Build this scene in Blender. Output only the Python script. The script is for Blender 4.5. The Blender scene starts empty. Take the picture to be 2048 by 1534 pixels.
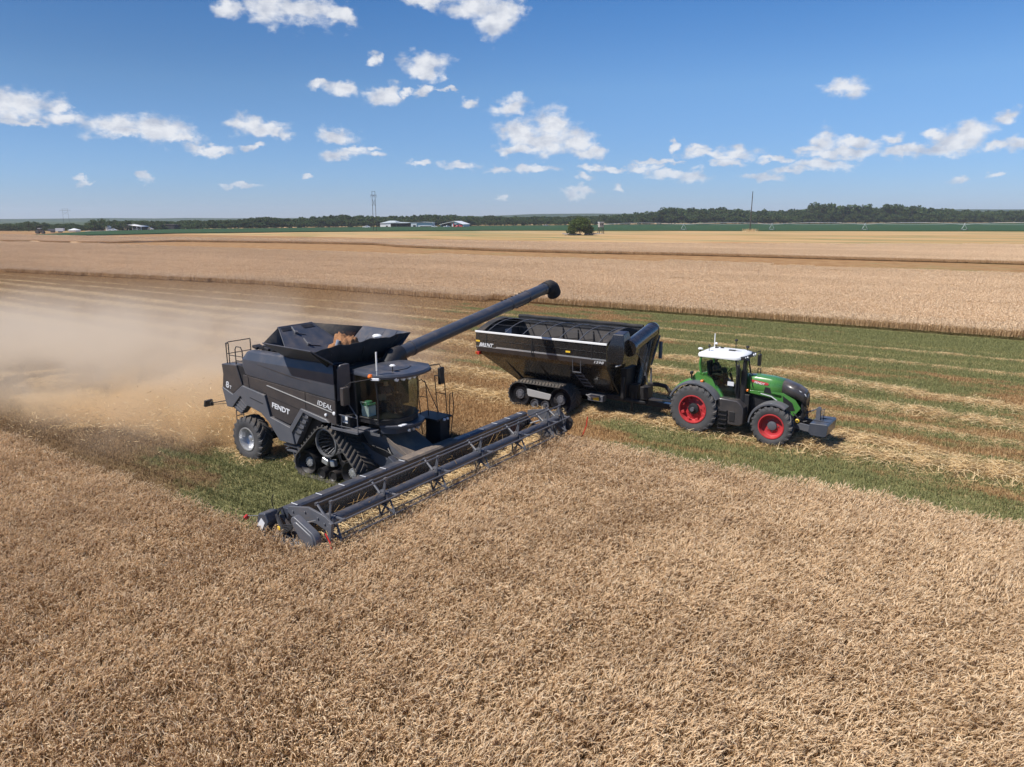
import bpy, bmesh, math, random
import numpy as np
from mathutils import Vector, Matrix, noise as mnoise
R = math.radians
scene = bpy.context.scene
col = scene.collection
# ------------------------------------------------------------------ camera, sky, sun, exposure
CAM_H = 9.2
PITCH, ROLL, FPX, IW, IH = 13.0, -0.15, 1440.0, 2048, 1534
def cam_basis():
    f = Vector((0, math.cos(R(PITCH)), -math.sin(R(PITCH)))); r = Vector((1, 0, 0)); u = r.cross(f)
    c, s = math.cos(R(ROLL)), math.sin(R(ROLL))
    return r*c + u*s, u*c - r*s, f
CR, CU, CF = cam_basis()
cam_data = bpy.data.cameras.new('camera')
cam_data.sensor_width = 36.0
cam_data.lens = FPX/IW*36.0
cam_data.clip_start = 0.5
cam_data.clip_end = 30000
cam = bpy.data.objects.new('camera', cam_data)
col.objects.link(cam)
m3 = Matrix((CR, CU, -CF)).transposed()
cam.matrix_world = Matrix.Translation((0, 0, CAM_H)) @ m3.to_4x4()
scene.camera = cam
def ray(px, py):
    return CF + CR*((px-IW/2)/FPX) - CU*((py-IH/2)/FPX)
def gnd(px, py, z=0.0):
    d = ray(px, py); t = (z-CAM_H)/d.z
    return Vector((0, 0, CAM_H)) + d*t

HEAD = -34.0                                     # heading of the harvest, field frame X axis
FO = Vector((-5.644, 25.590, 0))                 # field origin: under the combine's front axle
FX = Vector((math.cos(R(HEAD)), math.sin(R(HEAD)), 0)); FY = Vector((-FX.y, FX.x, 0))
def fw(x, y, z=0.0): return FO + FX*x + FY*y + Vector((0, 0, z))
sun_d = FX*0.325 + FY*0.50 + Vector((0, 0, -0.815)); sun_d.normalize()      # direction the light travels
SUN_EL = math.asin(-sun_d.z); SUN_ROT = math.atan2(-sun_d.x, -sun_d.y)
sun = bpy.data.lights.new('sun', 'SUN'); sun.energy = 5.0; sun.angle = R(0.53); sun.color = (1.0, 0.955, 0.89)
sun_o = bpy.data.objects.new('sun', sun); col.objects.link(sun_o)
sun_o.rotation_euler = sun_d.to_track_quat('-Z', 'Y').to_euler()
scene.view_settings.view_transform = 'Standard'
scene.view_settings.look = 'None'
scene.view_settings.exposure = 0.40
scene.view_settings.gamma = 1.0
scene.cycles.use_denoising = True
scene.cycles.max_bounces = 7
scene.cycles.diffuse_bounces = 3
scene.cycles.glossy_bounces = 3
scene.cycles.transmission_bounces = 4
scene.cycles.transparent_max_bounces = 12
scene.cycles.volume_bounces = 3
scene.cycles.volume_max_steps = 160
scene.cycles.volume_step_rate = 0.5
scene.cycles.sample_clamp_indirect = 8

world = bpy.data.worlds.new('World'); scene.world = world; world.use_nodes = True
nt = world.node_tree; nt.nodes.clear()
class NB:
    """small node-building helper"""
    def __init__(s, nt): s.nt = nt
    def n(s, t, **k):
        x = s.nt.nodes.new(t)
        for a, b in k.items(): setattr(x, a, b)
        return x
    def put(s, sock, v):
        if hasattr(v, 'is_output') or isinstance(v, bpy.types.NodeSocket): s.nt.links.new(v, sock)
        elif isinstance(v, bpy.types.Node): s.nt.links.new(v.outputs[0], sock)
        else: sock.default_value = v
    def m(s, op, a, b=0.0, c=0.0, clamp=False):
        x = s.n('ShaderNodeMath', operation=op); x.use_clamp = clamp
        s.put(x.inputs[0], a); s.put(x.inputs[1], b); s.put(x.inputs[2], c)
        return x.outputs[0]
    def v(s, op, a, b=(0, 0, 0), c=(0, 0, 0), out=0):
        x = s.n('ShaderNodeVectorMath', operation=op)
        s.put(x.inputs[0], a); s.put(x.inputs[1], b)
        if op == 'MULTIPLY_ADD': s.put(x.inputs[2], c)
        if op == 'SCALE': s.put(x.inputs[3], c)
        return x.outputs['Value'] if op in ('LENGTH', 'DOT_PRODUCT', 'DISTANCE') else x.outputs[out]
    def noise(s, vec, scale, detail=4.0, rough=0.5, dist=0.0, dim='3D', out='Fac'):
        x = s.n('ShaderNodeTexNoise', noise_dimensions=dim)
        if vec is not None: s.put(x.inputs['Vector'], vec)
        x.inputs['Scale'].default_value = scale; x.inputs['Detail'].default_value = detail
        x.inputs['Roughness'].default_value = rough; x.inputs['Distortion'].default_value = dist
        return x.outputs[out]
    def mix(s, fac, a, b, blend='MIX'):
        x = s.n('ShaderNodeMix', data_type='RGBA', blend_type=blend)
        s.put(x.inputs[0], fac); s.put(x.inputs[6], a); s.put(x.inputs[7], b)
        return x.outputs[2]
    def smooth(s, x, lo, hi, a=0.0, b=1.0):
        r = s.n('ShaderNodeMapRange', interpolation_type='SMOOTHSTEP')
        s.put(r.inputs[0], x); r.inputs[1].default_value = lo; r.inputs[2].default_value = hi
        r.inputs[3].default_value = a; r.inputs[4].default_value = b
        return r.outputs[0]
    def ramp(s, fac, stops):
        x = s.n('ShaderNodeValToRGB'); s.put(x.inputs[0], fac); e = x.color_ramp.elements
        while len(e) > 1: e.remove(e[-1])
        for i, (p, c) in enumerate(stops):
            q = e[0] if i == 0 else e.new(p)
            q.position = p; q.color = (c[0], c[1], c[2], 1)
        return x.outputs[0]
def rgb(r, g, b): return (r, g, b, 1.0)

b = NB(nt)
sky = b.n('ShaderNodeTexSky', sky_type='NISHITA'); sky.sun_disc = False
sky.sun_elevation = SUN_EL; sky.sun_rotation = SUN_ROT; sky.altitude = 400
sky.air_density = 1.0; sky.dust_density = 0.0; sky.ozone_density = 3.0
bg = b.n('ShaderNodeBackground'); bg.inputs[1].default_value = 0.090
# fair-weather cumulus: puffs at their places in the sky (centre and radii as direction angles)
CLOUDS = [(463,17,30,15),(540,18,42,26),(610,26,66,25),(680,38,30,13),(850,-6,66,14),(955,16,52,22),(990,48,34,26),(1005,18,34,20),
 (748,118,15,11),(850,126,40,20),(868,142,18,16),(640,172,22,9),(682,183,30,13),(762,188,34,14),(785,178,18,12),(817,177,12,7),(852,178,16,8),(900,179,20,4),(938,201,15,9),(1020,210,36,17),
 (32,205,52,24),(45,239,36,6),(115,215,20,14),(130,236,42,10),(225,252,52,15),(255,270,62,10),(310,258,62,22),(368,278,40,10),(425,296,46,8),(490,244,36,16),(535,258,36,13),(568,268,18,9),(670,267,40,13),(690,306,46,10),(712,298,26,8),(764,313,20,8),(756,297,12,5),(512,290,28,6),(843,330,20,6),(915,337,34,9),(1000,342,28,8),(168,361,12,4),(297,365,14,9),(484,370,28,5),(612,352,12,5),(1000,393,10,4),
 (1040,268,44,24),(1105,250,36,32),(1085,282,62,22),(1150,280,36,28),(1190,300,28,12),(1040,299,44,8),(1165,308,40,9),
 (1065,336,40,7),(1185,337,30,7),(1225,334,26,5),(1290,340,24,9),(1343,297,9,10),(1398,300,24,9),(1405,313,40,8),(1480,305,36,14),(1455,316,50,7),(1545,316,36,6),(1340,352,44,8),(1385,356,30,13),(1450,330,30,6),(1155,385,26,9),(1235,374,12,8),(1165,358,18,6),(1320,326,40,5),
 (1690,174,40,14),(1652,281,25,22),(1630,298,32,7),(1710,284,36,11),(1690,304,70,10),(1783,272,20,10),(1800,300,50,10),(1940,268,36,18),(1905,282,44,14),(1860,299,50,9),(2013,233,22,13),(1865,275,22,8),(2000,290,26,8),(2040,287,22,12),(1640,328,56,9),(1575,342,42,7),(1530,358,40,8),(1913,352,18,6),(1992,349,20,5)]
tc = b.n('ShaderNodeTexCoord')
sep = b.n('ShaderNodeSeparateXYZ'); b.put(sep.inputs[0], tc.outputs['Generated'])
az = b.m('ARCTAN2', sep.outputs[0], sep.outputs[1]); el = b.m('ARCSINE', sep.outputs[2])
cmb = b.n('ShaderNodeCombineXYZ'); b.put(cmb.inputs[0], az); b.put(cmb.inputs[1], el)
uv = cmb.outputs[0]
stretch = b.v('MULTIPLY', uv, (1.0, 1.5, 1.0))
w1 = b.noise(stretch, 14.0, 3.0, 0.55, out='Color'); w1 = b.v('SUBTRACT', w1, (0.5, 0.5, 0.5))
w2 = b.noise(stretch, 55.0, 4.0, 0.6, out='Color'); w2 = b.v('SUBTRACT', w2, (0.5, 0.5, 0.5))
wuv = b.v('MULTIPLY_ADD', w1, (0.05, 0.032, 0), uv)
wuv = b.v('MULTIPLY_ADD', w2, (0.028, 0.022, 0), wuv)
field = None
for (px, py, rx, ry) in CLOUDS:
    d = ray(px, py).normalized()
    a_, e_ = math.atan2(d.x, d.y), math.asin(d.z)
    sx, sy = FPX/(rx*1.12)*math.cos(math.atan((px-1024)/FPX))**-1*0.9, FPX/(ry*1.15)*0.95
    q = b.v('MULTIPLY_ADD', wuv, (sx, sy, 0), (-a_*sx, -e_*sy, 0))
    ln = b.v('LENGTH', q)
    field = ln if field is None else b.m('SMOOTH_MIN', field, ln, 0.22)
f = b.m('SUBTRACT', 1.0, field)
fine = b.noise(stretch, 60.0, 5.0, 0.55)
dens = b.m('ADD', f, b.m('MULTIPLY_ADD', fine, 1.25, -0.60))
alpha = b.smooth(dens, -0.10, 0.72)
# relief: the puffs' sun side (up and to the left) is brighter than their bases
puff = b.noise(stretch, 34.0, 5.0, 0.55)
puff2 = b.noise(b.v('ADD', stretch, (-0.008, 0.013, 0)), 34.0, 5.0, 0.55)
rel = b.m('MULTIPLY_ADD', b.m('SUBTRACT', puff, puff2), 2.6, 0.55)
rel = b.m('MULTIPLY_ADD', b.m('MULTIPLY', f, 1.0, clamp=True), 0.25, rel, clamp=True)
ccol = b.mix(rel, rgb(4.2, 4.6, 5.5), rgb(7.1, 7.25, 7.6))
fade = b.smooth(el, 0.0, 0.10, 0.62, 0.95)
# clear polarised blue of a dry summer sky, deeper away from the sun's side
grade = b.ramp(b.m('MULTIPLY', el, 2.0, clamp=True), [(0, (.43, .53, .88)), (.10, (.45, .61, .94)), (.32, (.54, .75, .98)), (.54, (.35, .67, .98)), (.9, (.29, .59, .95))])
side = b.smooth(az, -.62, .25, .78, 1.06)
grade = b.v('MULTIPLY', grade, b.mix(b.smooth(el, .04, .2), rgb(1, 1, 1), b.v('SCALE', (1, 1, 1), c=side)))
skyb = b.v('MULTIPLY', sky.outputs[0], grade)
skyc = b.mix(b.m('MULTIPLY', alpha, fade), skyb, ccol)
b.put(bg.inputs[0], skyc)
wo = b.n('ShaderNodeOutputWorld'); b.put(wo.inputs[0], bg.outputs[0])
world.cycles.sampling_method = 'MANUAL'; world.cycles.sample_map_resolution = 512

# ------------------------------------------------------------------ mesh helpers
class MB:
    def __init__(s): s.v = []; s.f = []
    def add(s, vs, fs):
        o = len(s.v); s.v += [tuple(x) for x in vs]; s.f += [tuple(i+o for i in q) for q in fs]; return s
    def box(s, c, d, rot=None):
        vs = []
        for k in range(8):
            p = Vector(((k & 1)-.5, ((k >> 1) & 1)-.5, ((k >> 2) & 1)-.5)); p = Vector((p.x*d[0], p.y*d[1], p.z*d[2]))
            if rot is not None: p = rot @ p
            vs.append(p + Vector(c))
        return s.add(vs, [(0,2,3,1),(4,5,7,6),(0,1,5,4),(2,6,7,3),(0,4,6,2),(1,3,7,5)])
    def ext(s, x0, x1, y0, y1, z0, z1): return s.box(((x0+x1)/2, (y0+y1)/2, (z0+z1)/2), (x1-x0, y1-y0, z1-z0))
    def prism(s, poly, a, b_, plane='xz'):
        def P(u, v, w): return {'xz': (u, w, v), 'xy': (u, v, w), 'yz': (w, u, v)}[plane]
        n = len(poly)
        vs = [P(u, v, a) for u, v in poly] + [P(u, v, b_) for u, v in poly]
        fs = [tuple(range(n)), tuple(range(2*n-1, n-1, -1))] + [(i, (i+1) % n, n+(i+1) % n, n+i) for i in range(n)]
        return s.add(vs, fs)
    def tube(s, pts, r, n=8, cap=True, closed=False):
        pts = [Vector(p) for p in pts]; m = len(pts); rs = r if isinstance(r, (list, tuple)) else [r]*m
        vs = []; prev = None
        for i, p in enumerate(pts):
            if closed: t = pts[(i+1) % m]-pts[i-1]
            else: t = (pts[min(i+1, m-1)]-pts[max(i-1, 0)])
            t.normalize()
            if prev is None:
                a = Vector((0, 0, 1)) if abs(t.z) < .9 else Vector((1, 0, 0)); u = t.cross(a).normalized()
            else:
                u = (prev - t*prev.dot(t)).normalized()
            prev = u; w = t.cross(u)
            for k in range(n):
                an = 2*math.pi*(k+.5)/n; vs.append(p + (u*math.cos(an)+w*math.sin(an))*rs[i])
        fs = []
        for i in range(m if closed else m-1):
            j = (i+1) % m
            for k in range(n): fs.append((i*n+k, i*n+(k+1) % n, j*n+(k+1) % n, j*n+k))
        if cap and not closed: fs += [tuple(range(n-1, -1, -1)), tuple((m-1)*n+k for k in range(n))]
        return s.add(vs, fs)
    def bar(s, p, q, r, n=8): return s.tube([p, q], r, n)
    def lathe(s, prof, c, axis='y', n=32, closed=False, sq=1.0):
        """prof: (radius, height along the axis)"""
        vs = []; m = len(prof)
        for k in range(n):
            a = 2*math.pi*k/n; ca, sa = math.cos(a), math.sin(a)
            for (r, h) in prof:
                vs.append({'y': (c[0]+r*ca, c[1]+h, c[2]+r*sa*sq), 'z': (c[0]+r*ca, c[1]+r*sa, c[2]+h), 'x': (c[0]+h, c[1]+r*ca, c[2]+r*sa)}[axis])
        fs = []
        for k in range(n):
            j = (k+1) % n
            for i in range(m if closed else m-1):
                i2 = (i+1) % m; fs.append((k*m+i, k*m+i2, j*m+i2, j*m+i))
        return s.add(vs, fs)
    def cyl(s, c, r, h0, h1, axis='y', n=24, r1=None):
        r1 = r if r1 is None else r1
        return s.lathe([(1e-4, h0), (r, h0), (r1, h1), (1e-4, h1)], c, axis, n)
    def plate(s, pts, th):
        pts = [Vector(p) for p in pts]; nrm = Vector((0, 0, 0))
        for i in range(len(pts)): nrm += (pts[i]-pts[0]).cross(pts[(i+1) % len(pts)]-pts[0])
        nrm.normalize(); n = len(pts)
        vs = [p + nrm*th/2 for p in pts] + [p - nrm*th/2 for p in pts]
        return s.add(vs, [tuple(range(n)), tuple(range(2*n-1, n-1, -1))] + [(i, n+i, n+(i+1) % n, (i+1) % n) for i in range(n)])
    def loft(s, secs, close=False, caps=True):
        n = len(secs[0]); vs = [p for q in secs for p in q]; fs = []
        for i in range(len(secs)-1):
            for k in range(n if close else n-1):
                j = (k+1) % n; fs.append((i*n+k, i*n+j, (i+1)*n+j, (i+1)*n+k))
        if caps and close: fs += [tuple(range(n-1, -1, -1)), tuple((len(secs)-1)*n+k for k in range(n))]
        return s.add(vs, fs)
    def mir(s):
        o = MB(); o.v = [(x, -y, z) for x, y, z in s.v]; o.f = [tuple(reversed(q)) for q in s.f]; return o
    def merge(s, o): return s.add(o.v, o.f)
    def build(s, name, mat=None, parent=None, bevel=0.0, smooth=35, link=True, solid=0.0):
        me = bpy.data.meshes.new(name); me.from_pydata(s.v, [], s.f)
        bm = bmesh.new(); bm.from_mesh(me); bmesh.ops.remove_doubles(bm, verts=bm.verts, dist=2e-4)
        bmesh.ops.recalc_face_normals(bm, faces=bm.faces); bm.to_mesh(me); bm.free()
        if smooth:
            me.polygons.foreach_set('use_smooth', [True]*len(me.polygons)); me.set_sharp_from_angle(angle=R(smooth))
        if mat: me.materials.append(mat)
        o = bpy.data.objects.new(name, me)
        if link: col.objects.link(o)
        if parent is not None: o.parent = parent
        if solid:
            md = o.modifiers.new('solid', 'SOLIDIFY'); md.thickness = solid; md.offset = 0
        if bevel:
            md = o.modifiers.new('bevel', 'BEVEL'); md.width = bevel; md.segments = 2; md.limit_method = 'ANGLE'; md.angle_limit = R(40)
            md.harden_normals = True
        return o
    def islands(s, name, mat=None, parent=None, **k):
        """one object per loose piece"""
        par = list(range(len(s.v)))
        def fd(i):
            while par[i] != i: par[i] = par[par[i]]; i = par[i]
            return i
        for q in s.f:
            for i in q[1:]: par[fd(i)] = fd(q[0])
        gr = {}
        for q in s.f: gr.setdefault(fd(q[0]), []).append(q)
        for fs in gr.values():
            ids = sorted({i for q in fs for i in q}); mp = {i: n for n, i in enumerate(ids)}
            o = MB(); o.v = [s.v[i] for i in ids]; o.f = [tuple(mp[i] for i in q) for q in fs]; o.build(name, mat, parent, **k)
def tag(o, label, cat, group=None, kind=None):
    if label: o['label'] = label
    if cat: o['category'] = cat
    if group: o['group'] = group
    if kind: o['kind'] = kind
    return o
def kindof(o, kind): o['kind'] = kind; return o
def thing(name, label, cat, loc=(0, 0, 0), rz=0.0, group=None):
    o = bpy.data.objects.new(name, None); col.objects.link(o); o.location = loc; o.rotation_euler = (0, 0, rz)
    o.empty_display_size = .2
    return tag(o, label, cat, group)
def copy_tree(o, parent=None):
    c = o.copy(); col.objects.link(c)
    if parent is not None: c.parent = parent
    for ch in list(o.children): copy_tree(ch, c)
    return c
def letters(name, txt, origin, ex, ez, height, width, mat, parent, bold=0.0, depth=0.006, shear=0.0):
    """flat raised lettering: txt written along ex with its top along ez, fitted to width x height"""
    cu = bpy.data.curves.new('lettering', 'FONT'); cu.body = txt; cu.size = 1; cu.offset = bold; cu.shear = shear; cu.extrude = .02; cu.resolution_u = 2
    tmp = bpy.data.objects.new('lettering', cu); col.objects.link(tmp)
    dg = bpy.context.evaluated_depsgraph_get(); me = bpy.data.meshes.new_from_object(tmp.evaluated_get(dg))
    col.objects.unlink(tmp); bpy.data.objects.remove(tmp)
    n = len(me.vertices); co = np.zeros(n*3, np.float32); me.vertices.foreach_get('co', co); co = co.reshape(-1, 3)
    mn, mx = co.min(0), co.max(0); s_ = (co-mn)/np.maximum(mx-mn, 1e-6)
    ex = Vector(ex).normalized(); ez = Vector(ez); ez = (ez-ex*ez.dot(ex)).normalized(); en = ex.cross(ez)
    P = np.array(origin)[None]+s_[:, :1]*width*np.array(ex)[None]+s_[:, 1:2]*height*np.array(ez)[None]+(s_[:, 2:3]-.3)*depth*np.array(en)[None]
    me.vertices.foreach_set('co', P.astype(np.float32).ravel()); me.update(); me.name = name
    me.materials.clear(); me.materials.append(mat)
    o = bpy.data.objects.new(name, me); col.objects.link(o); o.parent = parent
    return o

# ------------------------------------------------------------------ materials
def new_mat(name):
    m = bpy.data.materials.new(name); m.use_nodes = True; m.node_tree.nodes.clear(); return m, NB(m.node_tree)
def finish(m, b, base, rough=.6, metal=0.0, bump=None, bstr=.2, bdist=.01, coat=0.0, spec=.5, emit=None, trans=None):
    p = b.n('ShaderNodeBsdfPrincipled'); b.put(p.inputs['Base Color'], base); b.put(p.inputs['Roughness'], rough)
    b.put(p.inputs['Metallic'], metal); p.inputs['Coat Weight'].default_value = coat; p.inputs['Coat Roughness'].default_value = .12
    b.put(p.inputs['Specular IOR Level'], spec)
    if bump is not None:
        q = b.n('ShaderNodeBump'); q.inputs['Strength'].default_value = bstr; q.inputs['Distance'].default_value = bdist
        b.put(q.inputs['Height'], bump); b.put(p.inputs['Normal'], q.outputs[0])
    out = b.n('ShaderNodeOutputMaterial'); b.put(out.inputs[0], p.outputs[0]); return p
def paint(name, c, rough=.35, metal=0.0, coat=0.25, dust=.35, var=.12, spec=.5, scale=1.0):
    """painted or plain surface with a little mottling and settled harvest dust on upward faces"""
    m, b = new_mat(name); tcn = b.n('ShaderNodeTexCoord'); ob = tcn.outputs['Object']
    n1 = b.noise(ob, 2.3*scale, 5, .6); n2 = b.noise(ob, 21*scale, 3, .6)
    base = b.mix(n1, rgb(*[x*(1-var) for x in c]), rgb(*[min(1, x*(1+var)) for x in c]))
    g = b.n('ShaderNodeNewGeometry'); sp = b.n('ShaderNodeSeparateXYZ'); b.put(sp.inputs[0], g.outputs['Normal'])
    up = b.smooth(sp.outputs[2], .1, 1.0)
    dm = b.m('MULTIPLY', b.m('MULTIPLY_ADD', up, .75, .25), b.smooth(b.m('MULTIPLY_ADD', n2, .4, b.m('MULTIPLY', n1, .8)), .45, .95))
    dm = b.m('MULTIPLY', dm, dust)
    base = b.mix(dm, base, rgb(.30, .22, .15))
    ro = b.m('MULTIPLY_ADD', dm, .5, b.m('MULTIPLY_ADD', n2, .12, rough-.06), clamp=True)
    finish(m, b, base, ro, metal, n2, .02, .004, coat, spec); return m
M = {}
M['paint'] = paint('dark_slate_paint', (.044, .051, .068), .38, coat=.15, dust=.34)
M['panel'] = paint('charcoal_panel_paint', (.040, .037, .039), .36, coat=.2, dust=.42)
M['black'] = paint('black_steel', (.012, .012, .014), .5, coat=0, dust=.14)
M['blackpaint'] = paint('gloss_black_paint', (.014, .013, .013), .27, coat=.5, dust=.16)
M['steel'] = paint('grey_steel', (.085, .09, .105), .42, coat=.1, dust=.35)
M['fabric'] = paint('tarpaulin', (.022, .024, .028), .8, coat=0, dust=.25, spec=.25)
M['tread'] = paint('rubber', (.062, .060, .058), .70, coat=0, dust=.6)
M['tyre'] = paint('dusty_tyre', (.052, .052, .055), .75, coat=0, dust=.45)
M['silver'] = paint('bright_steel', (.55, .56, .58), .32, metal=.7, coat=0, dust=.25)
M['matte'] = paint('matte_black', (.008, .008, .010), .9, coat=0, dust=.05, spec=.1)
M['cast'] = paint('cast_steel', (.20, .205, .22), .4, metal=.4, coat=0, dust=.3)
M['guard'] = paint('grey_guard_plate', (.30, .30, .30), .5, coat=0, dust=.3)
M['white'] = paint('white_paint', (.76, .76, .75), .4, coat=.2, dust=.22)
M['decal'] = paint('pale_decal', (.62, .63, .65), .45, coat=0, dust=.15)
M['red'] = paint('red_rim', (.42, .026, .032), .5, coat=.1, dust=.35)
M['green'] = paint('green_paint', (.060, .200, .040), .28, coat=.5, dust=.14)
M['amber'] = paint('amber_lens', (.75, .17, .02), .25, coat=.4, dust=.05)
M['redlens'] = paint('red_lens', (.42, .02, .015), .25, coat=.4, dust=.05)
M['redrod'] = paint('red_rod', (.60, .03, .02), .5, coat=0, dust=.05)
M['yellow'] = paint('yellow_paint', (.75, .48, .04), .45, coat=0, dust=.05)
M['lamp'] = paint('lamp_glass', (.75, .76, .78), .15, coat=.5, dust=.1)
M['deck'] = paint('dusty_plate', (.11, .092, .080), .7, coat=0, dust=.9)
M['inner'] = paint('worn_inner_steel', (.075, .070, .068), .55, coat=0, dust=.5)
M['skin'] = paint('skin', (.28, .18, .125), .6, coat=0, dust=0)
M['shirt'] = paint('dark_shirt', (.03, .035, .05), .85, coat=0, dust=.05)
M['seat'] = paint('seat_cloth', (.035, .035, .038), .85, coat=0, dust=.1)
M['cooler'] = paint('cooler_green', (.10, .30, .16), .5, coat=.1, dust=.05)
def glass(name, tint, refl=.10):
    m, b = new_mat(name); t = b.n('ShaderNodeBsdfTransparent'); t.inputs[0].default_value = rgb(*tint)
    g = b.n('ShaderNodeBsdfGlossy'); g.inputs['Roughness'].default_value = .03; g.inputs[0].default_value = rgb(1, 1, 1)
    fr = b.n('ShaderNodeFresnel'); fr.inputs[0].default_value = 1.5
    x = b.n('ShaderNodeMixShader'); b.put(x.inputs[0], b.m('MULTIPLY_ADD', fr.outputs[0], .5, refl*.15, clamp=True)); b.put(x.inputs[1], t.outputs[0]); b.put(x.inputs[2], g.outputs[0])
    o = b.n('ShaderNodeOutputMaterial'); b.put(o.inputs[0], x.outputs[0]); return m
M['glass'] = glass('cab_glass', (.74, .82, .76))
M['glass2'] = glass('tractor_glass', (.80, .88, .82))
# ------------------------------------------------------------------ ground and fields
def fieldcoord(b):
    """position in field axes (along the rows, across the rows)"""
    g = b.n('ShaderNodeNewGeometry'); p = b.v('SUBTRACT', g.outputs['Position'], tuple(FO))
    x = b.v('DOT_PRODUCT', p, tuple(FX)); y = b.v('DOT_PRODUCT', p, tuple(FY))
    c = b.n('ShaderNodeCombineXYZ'); b.put(c.inputs[0], x); b.put(c.inputs[1], y)
    return c.outputs[0], x, y
def green_mask(b, vec, x, y):
    """where weeds have greened up the cut ground: streaks along the rows"""
    n1 = b.noise(b.v('MULTIPLY', vec, (.030, .13, 1)), 1.0, 4, .6)
    n2 = b.noise(b.v('MULTIPLY', vec, (.16, .55, 1)), 1.0, 4, .65)
    s = b.m('ADD', b.m('MULTIPLY', n1, .75), b.m('MULTIPLY', n2, .55))
    s = b.m('ADD', s, b.smooth(x, -50, 6, -.17, .165))           # greener towards the right of the picture
    s = b.m('ADD', s, b.smooth(y, 25, 38, 0, .11))
    s = b.m('ADD', s, b.m('MULTIPLY', b.smooth(y, 95, 112), b.m('MULTIPLY_ADD', b.smooth(b.m('ABSOLUTE', b.m('ADD', x, 95.0)), 25, 60, 1, 0), .30, -.24)))
    near = b.m('MULTIPLY', b.smooth(y, -1.5, 1.5, 1, 0), b.smooth(x, -11, 3, -.10, .13))
    s = b.m('ADD', s, near)
    s = b.m('MULTIPLY_ADD', b.m('MULTIPLY', b.m('MULTIPLY', b.smooth(y, 4, 7), b.smooth(y, 12, 17, 1, 0)), b.smooth(x, 1, 9, 1, 0)), -.26, s)
    return b.smooth(s, .66, .90)
BROWN, TAN, GREEN, STRAW = (.27, .145, .060), (.40, .245, .115), (.190, .190, .080), (.66, .48, .25)
def ground_mat():
    m, b = new_mat('cut_ground'); vec, x, y = fieldcoord(b)
    n1 = b.noise(vec, .35, 6, .65); n2 = b.noise(b.v('MULTIPLY', vec, (1.4, 5.2, 1)), 1.0, 5, .7)
    br = b.mix(b.smooth(n1, .3, .7), rgb(*BROWN), rgb(*TAN)); br = b.mix(b.m('MULTIPLY', n2, .5), br, rgb(.14, .075, .033))
    gm = green_mask(b, vec, x, y)
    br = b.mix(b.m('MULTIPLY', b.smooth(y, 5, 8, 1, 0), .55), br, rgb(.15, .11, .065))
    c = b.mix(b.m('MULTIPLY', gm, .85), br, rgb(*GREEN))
    # far strips of stubble (beyond the second crop): orange stubble and regrowth
    far = b.smooth(y, 225, 235)
    fn = b.noise(b.v('MULTIPLY', vec, (.006, .035, 1)), 1.0, 5, .6)
    fc = b.ramp(fn, [(.30, (.36, .20, .085)), (.42, (.46, .30, .15)), (.50, (.38, .24, .10)), (.56, (.20, .19, .075)), (.62, (.46, .31, .16)), (.75, (.38, .22, .09))])
    c = b.mix(far, c, fc)
    gp = b.n('ShaderNodeNewGeometry'); ws = b.n('ShaderNodeSeparateXYZ'); b.put(ws.inputs[0], gp.outputs['Position'])          # pasture and scrub beyond the woods
    back = b.m('MAXIMUM', b.m('MULTIPLY', b.smooth(ws.outputs[1], 600, 660), b.smooth(ws.outputs[0], -330, -260, 1, 0)), b.smooth(ws.outputs[1], 1080, 1150))
    c = b.mix(back, c, rgb(.055, .075, .035))
    # windrow bands: straw lying on the ground
    for (yc, w, amp) in ((36.0, .7, .8), (41.0, .6, .55)):
        wob = b.noise(b.v('MULTIPLY', vec, (.05, 0, 0)), 1.0, 3, .5)
        dd = b.m('ABSOLUTE', b.m('ADD', b.m('SUBTRACT', y, yc), b.m('MULTIPLY_ADD', wob, 4.0, -2.0)))
        k = b.smooth(b.m('ADD', dd, b.m('MULTIPLY_ADD', n2, 1.0, -.5)), w*.4, w*1.3, amp, 0)
        c = b.mix(k, c, rgb(*STRAW))
    finish(m, b, c, .95, 0, n2, .6, .08, spec=.1); return m
g = MB()
xs = [-6000, -1500, -400, -150, -60, 0, 60, 150, 400, 1500, 6000]; ys = [-40, 0, 20, 45, 90, 200, 500, 1200, 3000, 9000]
g.v = [(x, y, 0) for y in ys for x in xs]; n = len(xs)
g.f = [(j*n+i, j*n+i+1, (j+1)*n+i+1, (j+1)*n+i) for j in range(len(ys)-1) for i in range(n-1)]
kindof(g.build('ground', ground_mat(), smooth=0), 'structure')

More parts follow.
